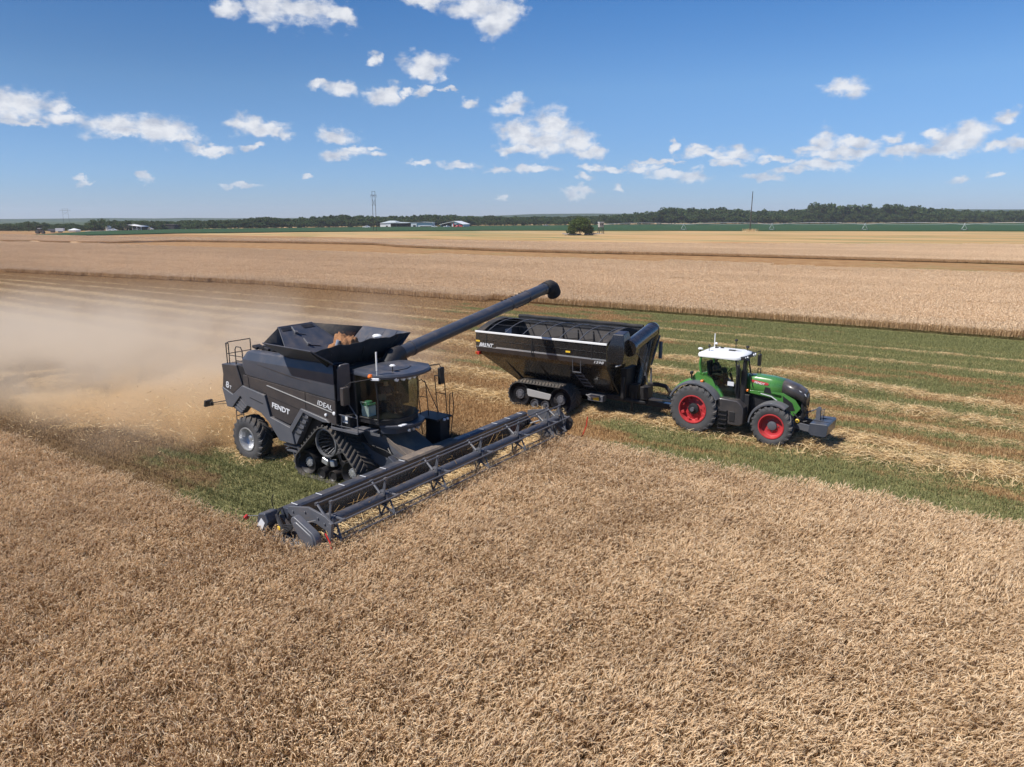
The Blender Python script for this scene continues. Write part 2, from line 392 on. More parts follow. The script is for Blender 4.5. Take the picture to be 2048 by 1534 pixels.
def crop_mat(name, kind):
    m, b = new_mat(name); vec, x, y = fieldcoord(b)
    at = b.n('ShaderNodeAttribute', attribute_name='tint'); t = at.outputs['Fac']
    n1 = b.noise(vec, .22, 4, .6); n2 = b.noise(vec, 1.3, 4, .6)
    if kind == 'wheat':
        c = b.ramp(t, [(0, (.15, .075, .030)), (.30, (.30, .175, .078)), (.48, (.62, .43, .24)), (.72, (.86, .655, .42)), (1, (.95, .80, .58))])
        k = b.m('ADD', b.m('MULTIPLY', n1, .5), b.m('MULTIPLY', n2, .5))
        c = b.mix(b.smooth(k, .38, .58), b.mix(.30, c, rgb(.34, .20, .10)), c)
        c = b.mix(b.smooth(b.noise(vec, .6, 3, .6), .68, .8, 0, .35), c, rgb(.17, .17, .06))
    elif kind == 'far':
        c = b.ramp(t, [(0, (.36, .225, .10)), (.42, (.62, .43, .25)), (.65, (.84, .65, .44)), (1, (.95, .80, .60))])
        k = b.noise(b.v('MULTIPLY', vec, (.012, .05, 1)), 1.0, 5, .6)
        c = b.mix(b.smooth(k, .38, .62), b.mix(.25, c, rgb(.52, .36, .21)), c)
    elif kind == 'stubble':
        gm = green_mask(b, vec, x, y)
        br = b.ramp(t, [(0, (.16, .085, .034)), (.5, (.36, .215, .095)), (1, (.60, .42, .22))])
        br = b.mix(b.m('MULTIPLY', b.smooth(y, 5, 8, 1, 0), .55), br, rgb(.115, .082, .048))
        gr = b.ramp(t, [(0, (.10, .105, .034)), (.5, (.195, .205, .080)), (1, (.34, .32, .14))])
        n3 = b.noise(vec, 3.0, 3, .7)
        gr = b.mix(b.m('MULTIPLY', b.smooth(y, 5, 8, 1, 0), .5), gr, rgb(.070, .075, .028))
        c = b.mix(b.smooth(b.m('ADD', gm, b.m('MULTIPLY_ADD', n3, .8, -.4)), .35, .65), br, gr)
    else:
        c = b.ramp(t, [(0, (.40, .25, .10)), (.5, (.72, .52, .27)), (1, (.90, .74, .46))])
        c = b.mix(b.smooth(n2, .35, .7), b.mix(.30, c, rgb(.36, .22, .09)), c)
    p = finish(m, b, c, .7, 0, spec=.25)
    # thin dry leaves let some light through
    tl = b.n('ShaderNodeBsdfTranslucent'); b.put(tl.inputs[0], c)
    mx = b.n('ShaderNodeMixShader'); mx.inputs[0].default_value = .24
    b.put(mx.inputs[1], p.outputs[0]); b.put(mx.inputs[2], tl.outputs[0])
    out = [q for q in m.node_tree.nodes if q.type == 'OUTPUT_MATERIAL'][0]
    m.node_tree.links.new(mx.outputs[0], out.inputs[0]); return m
M['wheat'] = crop_mat('ripe_wheat', 'wheat'); M['wheatfar'] = crop_mat('ripe_wheat_far', 'far')
M['stub'] = crop_mat('stubble_and_weeds', 'stubble'); M['straw'] = crop_mat('straw', 'straw')

class Ribbons:
    """many narrow strips gathered into one numpy mesh"""
    def __init__(s): s.v = []; s.f = []; s.t = []; s.n = 0
    def strip(s, P, W, D, tint):
        """P: (n,k,3) centre lines, W: (n,k) half widths, D: (n,3) side direction, tint: (n,) or (n,k)"""
        n, k, _ = P.shape
        a = P - W[..., None]*D[:, None]; c = P + W[..., None]*D[:, None]
        V = np.stack([a, c], 2).reshape(-1, 3); s.v.append(V)
        t = tint if tint.ndim == 2 else np.repeat(tint[:, None], k, 1)
        s.t.append(np.repeat(t.reshape(-1), 2))
        base = s.n + (np.arange(n)*k*2)[:, None]
        j = (np.arange(k-1)*2)[None]
        q = np.stack([base+j, base+j+1, base+j+3, base+j+2], -1).reshape(-1, 4); s.f.append(q); s.n += n*k*2
    def mesh(s, name, mat):
        V = np.concatenate(s.v).astype(np.float32); F = np.concatenate(s.f).astype(np.int32); T = np.concatenate(s.t).astype(np.float32)
        me = bpy.data.meshes.new(name); me.vertices.add(len(V)); me.vertices.foreach_set('co', V.ravel())
        me.loops.add(F.size); me.loops.foreach_set('vertex_index', F.ravel())
        me.polygons.add(len(F)); me.polygons.foreach_set('loop_start', np.arange(len(F), dtype=np.int32)*4)
        me.update(calc_edges=True)
        at = me.attributes.new('tint', 'FLOAT', 'POINT'); at.data.foreach_set('value', T)
        me.materials.append(mat); return me
def unit(a): return a/np.maximum(np.linalg.norm(a, axis=-1, keepdims=True), 1e-9)
def wheat_patch(name, seed, size, n, mat, near=True, hmean=.76, wscale=1.0):
    rg = np.random.default_rng(seed); rb = Ribbons()
    p = rg.uniform(-size/2, size/2, (n, 2)); h = np.clip(rg.normal(hmean, .065, n), .45, 1.0)
    th = rg.uniform(0, 2*np.pi, n) if True else 0
    th = np.where(rg.random(n) < .66, rg.normal(0, .5, n), th) if near else th          # the wind has bent many the same way
    d = np.stack([np.cos(th), np.sin(th), np.zeros(n)], 1); side = np.stack([-d[:, 1], d[:, 0], np.zeros(n)], 1)
    lean = np.abs(rg.normal(.10, .09, n))
    b0 = np.concatenate([p, np.zeros((n, 1))], 1)
    top = b0 + d*(lean*h)[:, None] + np.array([0, 0, 1.])*(h*np.sqrt(1-np.minimum(lean, .9)**2))[:, None]
    mid = (b0+top)/2 - d*(lean*h*.12)[:, None]
    sd = unit(rg.normal(size=(n, 3))*[1, 1, .1])
    stemt = rg.uniform(.12, .42, n)
    if near: rb.strip(np.stack([b0*[1, 1, 0]+[0, 0, .15], mid, top], 1), np.full((n, 3), .0035*wscale), sd, stemt)
    else: rb.strip(np.stack([b0*[1, 1, 0]+[0, 0, .25], top], 1), np.full((n, 2), .006*wscale), sd, stemt)
    # heads: arched over and drooping
    L = rg.uniform(.09, .135, n); a0 = rg.uniform(.1, .7, n); bend = rg.uniform(.5, 1.9, n); k = 4 if near else 3
    pts = [top]; ang = a0.copy()
    for i in range(k-1):
        pts.append(pts[-1] + (d*np.sin(ang)[:, None]+np.array([0, 0, 1.])*np.cos(ang)[:, None])*(L/(k-1))[:, None]); ang = ang+bend/(k-1)
    P = np.stack(pts, 1); w = np.array([.45, 1.0, .85, .15] if near else [.6, 1.0, .2])*.0082*wscale
    ht = np.clip(rg.normal(.72, .14, n), .3, 1)
    T = np.clip(ht[:, None]+np.linspace(-.08, .08, k)[None], 0, 1)
    rb.strip(P, np.repeat(w[None], n, 0), side, T)
    up = unit(np.cross(side, P[:, -1]-P[:, 0]))
    rb.strip(P, np.repeat(w[None], n, 0), up, T-.06)
    if near:
        for q in range(3):                                              # awns
            i0 = P[:, 1 + q % 2]; dirn = unit(P[:, 3]-P[:, 1]); o = unit(dirn + rg.normal(0, .15, (n, 3)))
            e = i0 + o*rg.uniform(.07, .11, n)[:, None]
            rb.strip(np.stack([i0, e], 1), np.stack([np.full(n, .0024), np.full(n, .0006)], 1)*wscale, unit(np.cross(o, rg.normal(size=(n, 3)))), np.clip(ht+.10, 0, 1))
        for q in range(2):                                              # dry leaves
            f_ = rg.uniform(.35, .9, n)[:, None]; s0 = b0*(1-f_)+top*f_; a = rg.uniform(0, 2*np.pi, n); ld = np.stack([np.cos(a), np.sin(a), np.zeros(n)], 1)
            l = rg.uniform(.10, .22, n)[:, None]; m1 = s0+ld*l*.5+[0, 0, .05]; e = s0+ld*l*.95-np.array([0, 0, 1])*rg.uniform(-.02, .12, (n, 1))
            lw = np.repeat(np.array([[.004, .006, .001]]), n, 0)*wscale
            rb.strip(np.stack([s0, m1, e], 1), lw, np.stack([-ld[:, 1], ld[:, 0], np.full(n, .3)], 1), rg.uniform(.15, .62, n))
    return rb.mesh(name, mat)
def stubble_patch(name, seed, size, n, mat):
    rg = np.random.default_rng(seed); rb = Ribbons()
    rows = np.arange(-size/2, size/2, .19); y = rng_rows = rg.choice(rows, n)+rg.normal(0, .025, n); x = rg.uniform(-size/2, size/2, n)
    b0 = np.stack([x, y, np.zeros(n)], 1); h = rg.uniform(.07, .19, n); ln = rg.normal(0, .35, (n, 2))
    top = b0 + np.concatenate([ln*h[:, None], h[:, None]], 1)
    rb.strip(np.stack([b0, top], 1), np.stack([np.full(n, .007), np.full(n, .005)], 1), unit(rg.normal(size=(n, 3))*[1, 1, .1]), rg.uniform(.15, 1, n))
    m_ = int(n*.8); b0 = np.concatenate([rg.uniform(-size/2, size/2, (m_, 2)), np.zeros((m_, 1))], 1)   # weeds and volunteer leaves
    a = rg.uniform(0, 2*np.pi, m_); d = np.stack([np.cos(a), np.sin(a), np.zeros(m_)], 1); l = rg.uniform(.06, .17, m_)[:, None]
    mid = b0 + d*l*.35+[0, 0, 1]*l*.75; e = b0+d*l*.9+[0, 0, 1]*l*rg.uniform(.2, .9, (m_, 1))
    rb.strip(np.stack([b0, mid, e], 1), np.repeat(np.array([[.006, .012, .002]]), m_, 0), np.stack([-d[:, 1], d[:, 0], np.zeros(m_)], 1), rg.uniform(0, .8, m_))
    return rb.mesh(name, mat)
def straw_patch(name, seed, lx, ly, n, mat, hmax=.17, gauss=True):
    rg = np.random.default_rng(seed); rb = Ribbons()
    y = np.clip(rg.normal(0, ly/4.2, n), -ly*.62, ly*.62) if gauss else rg.uniform(-ly/2, ly/2, n); x = rg.uniform(-lx/2, lx/2, n)
    z = rg.uniform(.01, 1, n)*hmax*np.exp(-(y/(ly*.33))**2)+rg.uniform(.02, .09, n)
    a = rg.normal(.5, .9, n); a = np.where(rg.random(n) < .5, a, rg.uniform(0, np.pi, n)); tl = rg.normal(.05, .28, n); l = rg.uniform(.10, .30, n)[:, None]
    d = np.stack([np.cos(a)*np.cos(tl), np.sin(a)*np.cos(tl), np.sin(tl)], 1); c = np.stack([x, y, z], 1)
    bow = rg.normal(0, .025, (n, 3))
    P = np.stack([c-d*l, c+bow, c+d*l], 1); P[..., 2] = np.maximum(P[..., 2], .01)
    rb.strip(P, np.repeat(np.array([[.005, .008, .004]]), n, 0), unit(np.cross(d, rg.normal(size=(n, 3)))), rg.uniform(.1, 1, n))
    return rb.mesh(name, mat)

def scatter(name, protos, pts, rot, scl, idx, mat):
    """one object holding a whole stand of ground cover: points that carry a few patches, through geometry nodes"""
    pc = bpy.data.collections.new(name+'_patches')
    for i, me in enumerate(protos): pc.objects.link(bpy.data.objects.new('%s_patch_%02d' % (name, i), me))
    me = bpy.data.meshes.new(name); n = len(pts); me.vertices.add(n); me.vertices.foreach_set('co', np.asarray(pts, np.float32).ravel())
    a = me.attributes.new('rot', 'FLOAT_VECTOR', 'POINT'); a.data.foreach_set('vector', np.asarray(rot, np.float32).ravel())
    a = me.attributes.new('scl', 'FLOAT_VECTOR', 'POINT'); a.data.foreach_set('vector', np.asarray(scl, np.float32).ravel())
    a = me.attributes.new('idx', 'INT', 'POINT'); a.data.foreach_set('value', np.asarray(idx, np.int32).ravel())
    me.materials.append(mat)
    o = bpy.data.objects.new(name, me); col.objects.link(o)
    ng = bpy.data.node_groups.new(name+'_scatter', 'GeometryNodeTree')
    ng.interface.new_socket('Geometry', in_out='INPUT', socket_type='NodeSocketGeometry'); ng.interface.new_socket('Geometry', in_out='OUTPUT', socket_type='NodeSocketGeometry')
    N = ng.nodes; L = ng.links; gi = N.new('NodeGroupInput'); go = N.new('NodeGroupOutput')
    ci = N.new('GeometryNodeCollectionInfo'); ci.inputs[0].default_value = pc; ci.inputs[1].default_value = True; ci.inputs[2].default_value = True
    iop = N.new('GeometryNodeInstanceOnPoints'); iop.inputs['Pick Instance'].default_value = True
    def na(t, nm):
        x = N.new('GeometryNodeInputNamedAttribute'); x.data_type = t; x.inputs['Name'].default_value = nm; return x.outputs['Attribute']
    er = N.new('FunctionNodeEulerToRotation'); L.new(na('FLOAT_VECTOR', 'rot'), er.inputs[0])
    L.new(gi.outputs[0], iop.inputs['Points']); L.new(ci.outputs[0], iop.inputs['Instance']); L.new(na('INT', 'idx'), iop.inputs['Instance Index'])
    L.new(er.outputs[0], iop.inputs['Rotation']); L.new(na('FLOAT_VECTOR', 'scl'), iop.inputs['Scale']); L.new(iop.outputs[0], go.inputs[0])
    md = o.modifiers.new('scatter', 'NODES'); md.node_group = ng
    return kindof(o, 'stuff')
def visible(p, margin=60, z=0.0):
    q = Vector((p[0], p[1], z)) - Vector((0, 0, CAM_H)); d = q.dot(CF)
    if d < 1: return False
    x = IW/2+FPX*q.dot(CR)/d; y = IH/2-FPX*q.dot(CU)/d
    mg = margin + FPX*2.5/d
    return -mg < x < IW+mg and y < IH+mg
def lean_angle(x, y):
    return R(-38)+1.25*mnoise.noise(Vector((x*.16, y*.16, 8.0)))+.7*mnoise.noise(Vector((x*.5, y*.5, 4.0)))
def grid_patches(step, x0, x1, y0, y1, inside, rng, jit=0.0, r90=True, extra=0.0, hz=(.93, 1.07), nvar=8, z=0.0):
    P, Ro, S, I = [], [], [], []
    for iy in range(int(round((y1-y0)/step))):
        for ix in range(int(round((x1-x0)/step))):
            x = x0+(ix+.5)*step; y = y0+(iy+.5)*step
            if not inside(x, y): continue
            w = fw(x+rng.uniform(-jit, jit), y+rng.uniform(-jit, jit), z)
            if not visible(w): continue
            P.append(tuple(w)); Ro.append((0, 0, lean_angle(x, y)+rng.uniform(-.25, .25) if r90 == 'lean' else R(HEAD)+(rng.randrange(4)*math.pi/2 if r90 else rng.choice((0, math.pi)))+rng.uniform(-extra, extra)))
            hh = 1.0+.06*(mnoise.noise(Vector((x*.13, y*.13, 3.1)))) + .04*mnoise.noise(Vector((x*.7, y*.7, 1.0)))
            S.append((1, 1, hh*rng.uniform(*hz))); I.append(rng.randrange(nvar))
    return P, Ro, S, I
rng = random.Random(11)
WEST_EDGE, EAST_EDGE, FRONT = -6.55, 5.95, 5.05
def in_near(x, y):
    # the crop still standing in front of and beside the header
    return y < WEST_EDGE or (x > FRONT and y < EAST_EDGE)
P_, R_, S_, I_ = grid_patches(1.0, -61, 26, WEST_EDGE-26, EAST_EDGE, lambda x, y: y < WEST_EDGE, rng, r90='lean')
x_ = grid_patches(1.0, FRONT, FRONT+22, WEST_EDGE, WEST_EDGE+13, lambda x, y: y < EAST_EDGE, rng, r90='lean')
for a_, b_ in zip((P_, R_, S_, I_), x_): a_ += b_
print('near wheat patches', len(P_))
wp = [wheat_patch('wheat_patch_mesh', 100+i, 1.24, 560, M['wheat']) for i in range(8)]
scatter('standing_wheat', wp, P_, R_, S_, I_, M['wheat'])
# cut ground: stubble, weeds
P_, R_, S_, I_ = grid_patches(2.0, -140, 34, WEST_EDGE, WEST_EDGE+54, lambda x, y: not in_near(x+.6, y) and not in_near(x-.6, y) and y < 47.5+min(0, (x+70)*.16), rng, r90=False, extra=.05)
print('stubble patches', len(P_))
sp_ = [stubble_patch('stubble_patch_mesh', 300+i, 2.1, 950, M['stub']) for i in range(6)]
scatter('stubble', sp_, P_, R_, S_, [i % 6 for i in I_], M['stub'])
# straw lying in windrows along the cut ground
P_, R_, S_, I_ = [], [], [], []
ROWS = [(11.9, 1.45, 1.15, .25), (16.0, 1.4, 1.0, .3), (19.6, .9, .5, .5), (23.2, 1.5, 1.0, .35), (27.2, 1.35, .9, .4), (33.6, .9, .6, .4), (38.6, .8, .5, .4)]
for (yc, wd, hh, wb) in ROWS:
    x = -150.0
    while x < 34:
        y = yc + wb*3*mnoise.noise(Vector((x*.028, yc, 0))) + wb*mnoise.noise(Vector((x*.11, yc, 7))) + (.03*(x+10) if yc > 30 and x < -10 else 0) - (max(0, x-2)*.17 if yc > 14 and yc < 30 else 0)
        dens = .75+.8*mnoise.noise(Vector((x*.09, yc*3, 2)))
        if dens > .10 and visible(fw(x, y)):
            P_.append(tuple(fw(x, y))); R_.append((0, 0, R(HEAD)+rng.uniform(-.08, .08)-(.16 if 14 < yc < 30 and x > 2 else 0))); S_.append((1, wd*rng.uniform(.8, 1.15), hh*rng.uniform(.6, 1.2))); I_.append(rng.randrange(6))
        x += 1.15
    # the combine's own fresh windrow under and behind it
for k in range(60):
    x = rng.uniform(-30, -1); y = rng.gauss(0, 1.2)
    P_.append(tuple(fw(x, y))); R_.append((0, 0, rng.uniform(0, 6.28))); S_.append((1, 1.1, .6)); I_.append(rng.randrange(6))
for k in range(130):                                     # loose straw raked out beside the tractor
    x = rng.uniform(3, 26); y = rng.uniform(9, 25)
    if mnoise.noise(Vector((x*.12, y*.3, 5))) > -.05:
        P_.append(tuple(fw(x, y))); R_.append((0, 0, rng.uniform(0, 6.28))); S_.append((1.1, 1.0, .25)); I_.append(6+rng.randrange(2))
st = [straw_patch('straw_patch_mesh', 500+i, 1.5, 1.7, 560, M['straw']) for i in range(6)]+[straw_patch('loose_straw_mesh', 520+i, 1.8, 1.6, 90, M['straw'], .05, False) for i in range(2)]
scatter('straw', st, P_, R_, S_, I_, M['straw'])

# far standing wheat: a solid stand with a rough top, and heads over it
def first_hi(x): return float(np.interp(x, [-400, -338, -239, -139, -76, -30, 30, 95], [98, 102, 113, 114, 116, 120, 118, 117]))
def second_lo(x): return float(np.interp(x, [-560, -340, -263, -255, -196, -161, -141, -99, -74, -42, 22, 120], [106, 108, 121, 150, 162, 165, 155, 148, 148, 153, 153, 156]))
def edge_lo(x): return 48.0 if x > -30 else (46.0 if x > -66 else 46.0+(x+66)*.145)
def slab(name, poly, h, mat):
    mb = MB(); mb.prism([(p.x, p.y) for p in poly], .02, h, 'xy'); return kindof(mb.build(name, mat, smooth=0), 'stuff')
def canopy_mat():
    m, b = new_mat('far_wheat_canopy'); vec, x, y = fieldcoord(b)
    k = b.noise(b.v('MULTIPLY', vec, (.012, .05, 1)), 1.0, 5, .6); f_ = b.noise(vec, 5.0, 6, .75); l_ = b.noise(b.v('MULTIPLY', vec, (.5, .9, 1)), 1.0, 5, .7)
    c = b.ramp(f_, [(.3, (.36, .235, .125)), (.5, (.56, .40, .25)), (.7, (.74, .56, .38))])
    c = b.mix(b.smooth(k, .38, .62), b.mix(.25, c, rgb(.44, .30, .17)), c); c = b.mix(b.smooth(l_, .5, .75, 0, .3), c, rgb(.40, .27, .15))
    finish(m, b, c, .9, 0, f_, .8, .12, spec=.1); return m
M['canopy'] = canopy_mat()
slab('far_wheat', [fw(-420, 8), fw(-126, 42.0), fw(-66, 50.6), fw(-30, 52.2), fw(60, 52.6), fw(95, 52.6), fw(95, 116), fw(30, 117), fw(-30, 119), fw(-76, 115), fw(-139, 113), fw(-239, 112), fw(-338, 101), fw(-420, 97)], .52, M['canopy'])
slab('far_wheat_beyond', [fw(-560, 108), fw(-340, 111), fw(-264, 124), fw(-255, 153), fw(-196, 165), fw(-161, 168), fw(-141, 158), fw(-99, 151), fw(-74, 151), fw(-42, 156), fw(22, 156), fw(120, 159), fw(120, 270), fw(24, 255), fw(-60, 215), fw(-98, 205), fw(-183, 200), fw(-275, 175), fw(-560, 150)], .55, M['canopy'])
fp = [wheat_patch('far_wheat_patch_mesh', 700+i, 4.1, 2100, M['wheatfar'], near=False, hmean=.74, wscale=2.1) for i in range(4)]
P_, R_, S_, I_ = grid_patches(4.0, -400, 96, 12, 124, lambda x, y: edge_lo(x)-.6 < y-2 and y+2 < first_hi(x)+.5, rng, nvar=4)
def second_hi(x): return float(np.interp(x, [-560, -275, -183, -98, -60, 24, 120], [150, 175, 200, 205, 215, 255, 270]))
x_ = grid_patches(4.0, -500, 120, 106, 270, lambda x, y: second_lo(x)+1.6 < y < second_hi(x), rng, nvar=4)
for a_, b_ in zip((P_, R_, S_, I_), x_): a_ += b_
for k in range(0, 430, 4):
    x = -330+k; w = fw(x, edge_lo(x)+1.9)
    if visible(w): P_.append(tuple(w)); R_.append((0, 0, R(HEAD))); S_.append((1, 1, 1)); I_.append(rng.randrange(4))
for (xa, ya, xb, yb) in ((-255, 151.6, -196, 163.6), (-196, 163.6, -161, 166.6), (-161, 166.6, -141, 156.6), (-141, 156.6, -99, 149.6), (-99, 149.6, -74, 149.6), (-74, 149.6, -42, 154.6), (-42, 154.6, 22, 154.6), (22, 154.6, 110, 157.6)):
    n_ = int(math.hypot(xb-xa, yb-ya)/3.8)+1
    for k in range(n_):
        t = k/n_
        for o_ in (0,):
            P_.append(tuple(fw(xa+(xb-xa)*t, ya+(yb-ya)*t+o_))); R_.append((0, 0, R(HEAD))); S_.append((1, 1, 1)); I_.append(rng.randrange(4))
print('far wheat patches', len(P_))
scatter('far_wheat_heads', fp, P_, R_, S_, I_, M['wheatfar'])
# green soybean field far behind
def soy_mat():
    m, b = new_mat('soybean_leaves'); vec, x, y = fieldcoord(b)
    n1 = b.noise(b.v('MULTIPLY', vec, (.01, .03, 1)), 1.0, 4, .6); n2 = b.noise(vec, 1.2, 5, .7)
    c = b.mix(n1, rgb(.024, .060, .022), rgb(.042, .080, .030)); c = b.mix(b.m('MULTIPLY', n2, .4), c, rgb(.02, .05, .02))
    finish(m, b, c, .7, 0, n2, .5, .3, spec=.03); return m
slab('soybean_field', [gnd(*q) for q in ((20, 474), (200, 471), (350, 467.5), (640, 464), (1000, 461.5), (1400, 462), (2048, 463), (2300, 463.5), (2300, 446), (2048, 447), (1300, 449.5), (900, 453.5), (640, 456), (350, 459.5), (180, 464))], .5, soy_mat())
# ------------------------------------------------------------------ wheels and tracks
def tyre_wheel(parent, c, Rr, rim_r, W, nlug, side, rim_mat, hub_mat, deep=.5, hub_r=.16, name='wheel', bolts=8):
    """c: wheel centre; side: -1 when the outer face looks towards -y"""
    mb = MB(); h = W/2; prof = [(rim_r, -h*.82), (rim_r+.03, -h*.9), (rim_r+(Rr-rim_r)*.45, -h*1.0), (Rr-.14, -h*.98), (Rr-.06, -h*.86), (Rr-.045, -h*.5), (Rr-.04, 0)]
    prof = prof + [(r, -y) for r, y in reversed(prof[:-1])]
    mb.lathe(prof, c, 'y', 48)
    for i in range(nlug):
        for s in (-1, 1):
            a0 = 2*math.pi*(i+(.5 if s > 0 else 0))/nlug; secs = []
            for (yy, da, ro, ri) in ((.03, 0, Rr, Rr-.07), (.45, .16, Rr, Rr-.07), (.86, .29, Rr-.012, Rr-.09), (1.0, .33, Rr-.09, Rr-.17)):
                wd = (.038+.012*yy)/Rr*1.35; y = s*yy*h*1.01; q = []
                for (rr, aa) in ((ri, -wd), (ro, -wd*.75), (ro, wd*.75), (ri, wd)):
                    an = a0-da+aa; q.append((c[0]+rr*math.cos(an), c[1]+y, c[2]+rr*math.sin(an)))
                secs.append(q)
            mb.loft(secs, close=True)
    t = mb.build(name, M['tyre'], parent, smooth=30)
    o = side*h; rb = MB()
    rb.lathe([(rim_r+.025, o*.90), (rim_r+.02, o*.97), (rim_r-.02, o*.97), (rim_r-.035, o*.80), (rim_r-.05, o*.55), (rim_r-.055, o*deep*.6), (rim_r-.09, o*deep*.35), (hub_r*1.5, o*deep*.5), (hub_r*1.2, o*deep*.62), (.01, o*deep*.62)], c, 'y', 48)
    rim = rb.build('rim', rim_mat, t, smooth=40)
    hb = MB(); hb.lathe([(hub_r, o*deep*.55), (hub_r*.98, o*(deep+.12)), (hub_r*.6, o*(deep+.2)), (.005, o*(deep+.2))], c, 'y', 24)
    for k in range(bolts):
        a = 2*math.pi*k/bolts; hb.cyl((c[0]+hub_r*1.3*math.cos(a), c[1], c[2]+hub_r*1.3*math.sin(a)), .022, o*deep*.6, o*(deep*.6+.09), 'y', 6)
    hb.build('hub', hub_mat, t, smooth=40)
    return t
def hull(pts):
    pts = sorted(set(pts))
    def half(ps):
        h = []
        for p in ps:
            while len(h) > 1 and (h[-1][0]-h[-2][0])*(p[1]-h[-2][1])-(h[-1][1]-h[-2][1])*(p[0]-h[-2][0]) <= 0: h.pop()
            h.append(p)
        return h
    a = half(pts); b_ = half(pts[::-1]); return a[:-1]+b_[:-1]
def belt_path(circles, n):
    pts = []
    for (x, z, r) in circles:
        for k in range(72):
            a = 2*math.pi*k/72; pts.append((round(x+r*math.cos(a), 5), round(z+r*math.sin(a), 5)))
    h = hull(pts); h.append(h[0]); P = np.array(h); seg = np.linalg.norm(np.diff(P, axis=0), axis=1); s = np.concatenate([[0], np.cumsum(seg)])
    t = np.linspace(0, s[-1], n, endpoint=False); Q = np.stack([np.interp(t, s, P[:, 0]), np.interp(t, s, P[:, 1])], 1)
    d = np.roll(Q, -1, 0)-np.roll(Q, 1, 0); d /= np.linalg.norm(d, axis=1)[:, None]; N = np.stack([d[:, 1], -d[:, 0]], 1)
    return Q, N, s[-1]
def belt(parent, circles, y0, y1, nlug, lug_h=.055, sweep=3.0, th=.04, lugw=.36, block=False):
    """rubber track with herringbone lugs between y0 (outer edge) and y1"""
    sub = 8; n = nlug*sub; Q, N, L = belt_path(circles, n); mb = MB(); secs = []
    for i in list(range(n))+[0]:
        a = Q[i]; b_ = Q[i]+N[i]*th
        secs.append([(a[0], y0, a[1]), (b_[0], y0, b_[1]), (b_[0], y1, b_[1]), (a[0], y1, a[1])])
    mb.loft(secs, close=True, caps=False)
    ym = (y0+y1)/2
    def at(f):
        f = f % n; i = int(f); t = f-i; j = (i+1) % n
        return Q[i]*(1-t)+Q[j]*t, N[i]*(1-t)+N[j]*t
    for k in range(nlug):
        for (ye, off) in ((y0, 0), (y1, sub*.5)):
            q = []
            for u in (0.0, .5, 1.0):
                yy = ye+(ym-ye)*u*.97; f = k*sub+off+u*sweep*sub/2.2; ring = []
                for (df, hh) in ((-lugw*sub/2, th*.6), (-lugw*sub/2*.7, th+lug_h), (lugw*sub/2*.7, th+lug_h), (lugw*sub/2, th*.6)):
                    p, nn = at(f+df); p = p+nn*hh; ring.append((p[0], yy, p[1]))
                q.append(ring)
            mb.loft(q, close=True)
    return mb.build('track_belt', M['tread'], parent, smooth=30)
def roller(parent, c, r, y0, y1, name='idler_wheel', hub=True, mat='black', dish=.10, s=-1):
    """smooth road wheel whose outer face is y0"""
    mb = MB(); mb.lathe([(r*.62, y1), (r*.97, y1), (r, y1-s*-.02), (r, y0), (r*.94, y0), (r*.86, y0-s*dish*.3), (r*.74, y0-s*dish), (.01, y0-s*dish)], (c[0], 0, c[1]), 'y', 36)
    w = mb.build(name, M[mat], parent, smooth=35)
    if hub:
        hb = MB(); hb.lathe([(r*.40, y0-s*dish), (r*.40, y0-s*(dish-.05)), (r*.26, y0-s*(dish-.05)), (r*.22, y0-s*(dish-.09)), (.01, y0-s*(dish-.09))], (c[0], 0, c[1]), 'y', 24)
        for k in range(12):
            a = 2*math.pi*k/12; hb.cyl((c[0]+r*.34*math.cos(a), 0, c[1]+r*.34*math.sin(a)), r*.055, y0-s*(dish-.05), y0-s*(dish-.085), 'y', 6)
        hb.build('hub', M['silver'] if mat == 'black' else M['steel'], w, smooth=35)
    return w
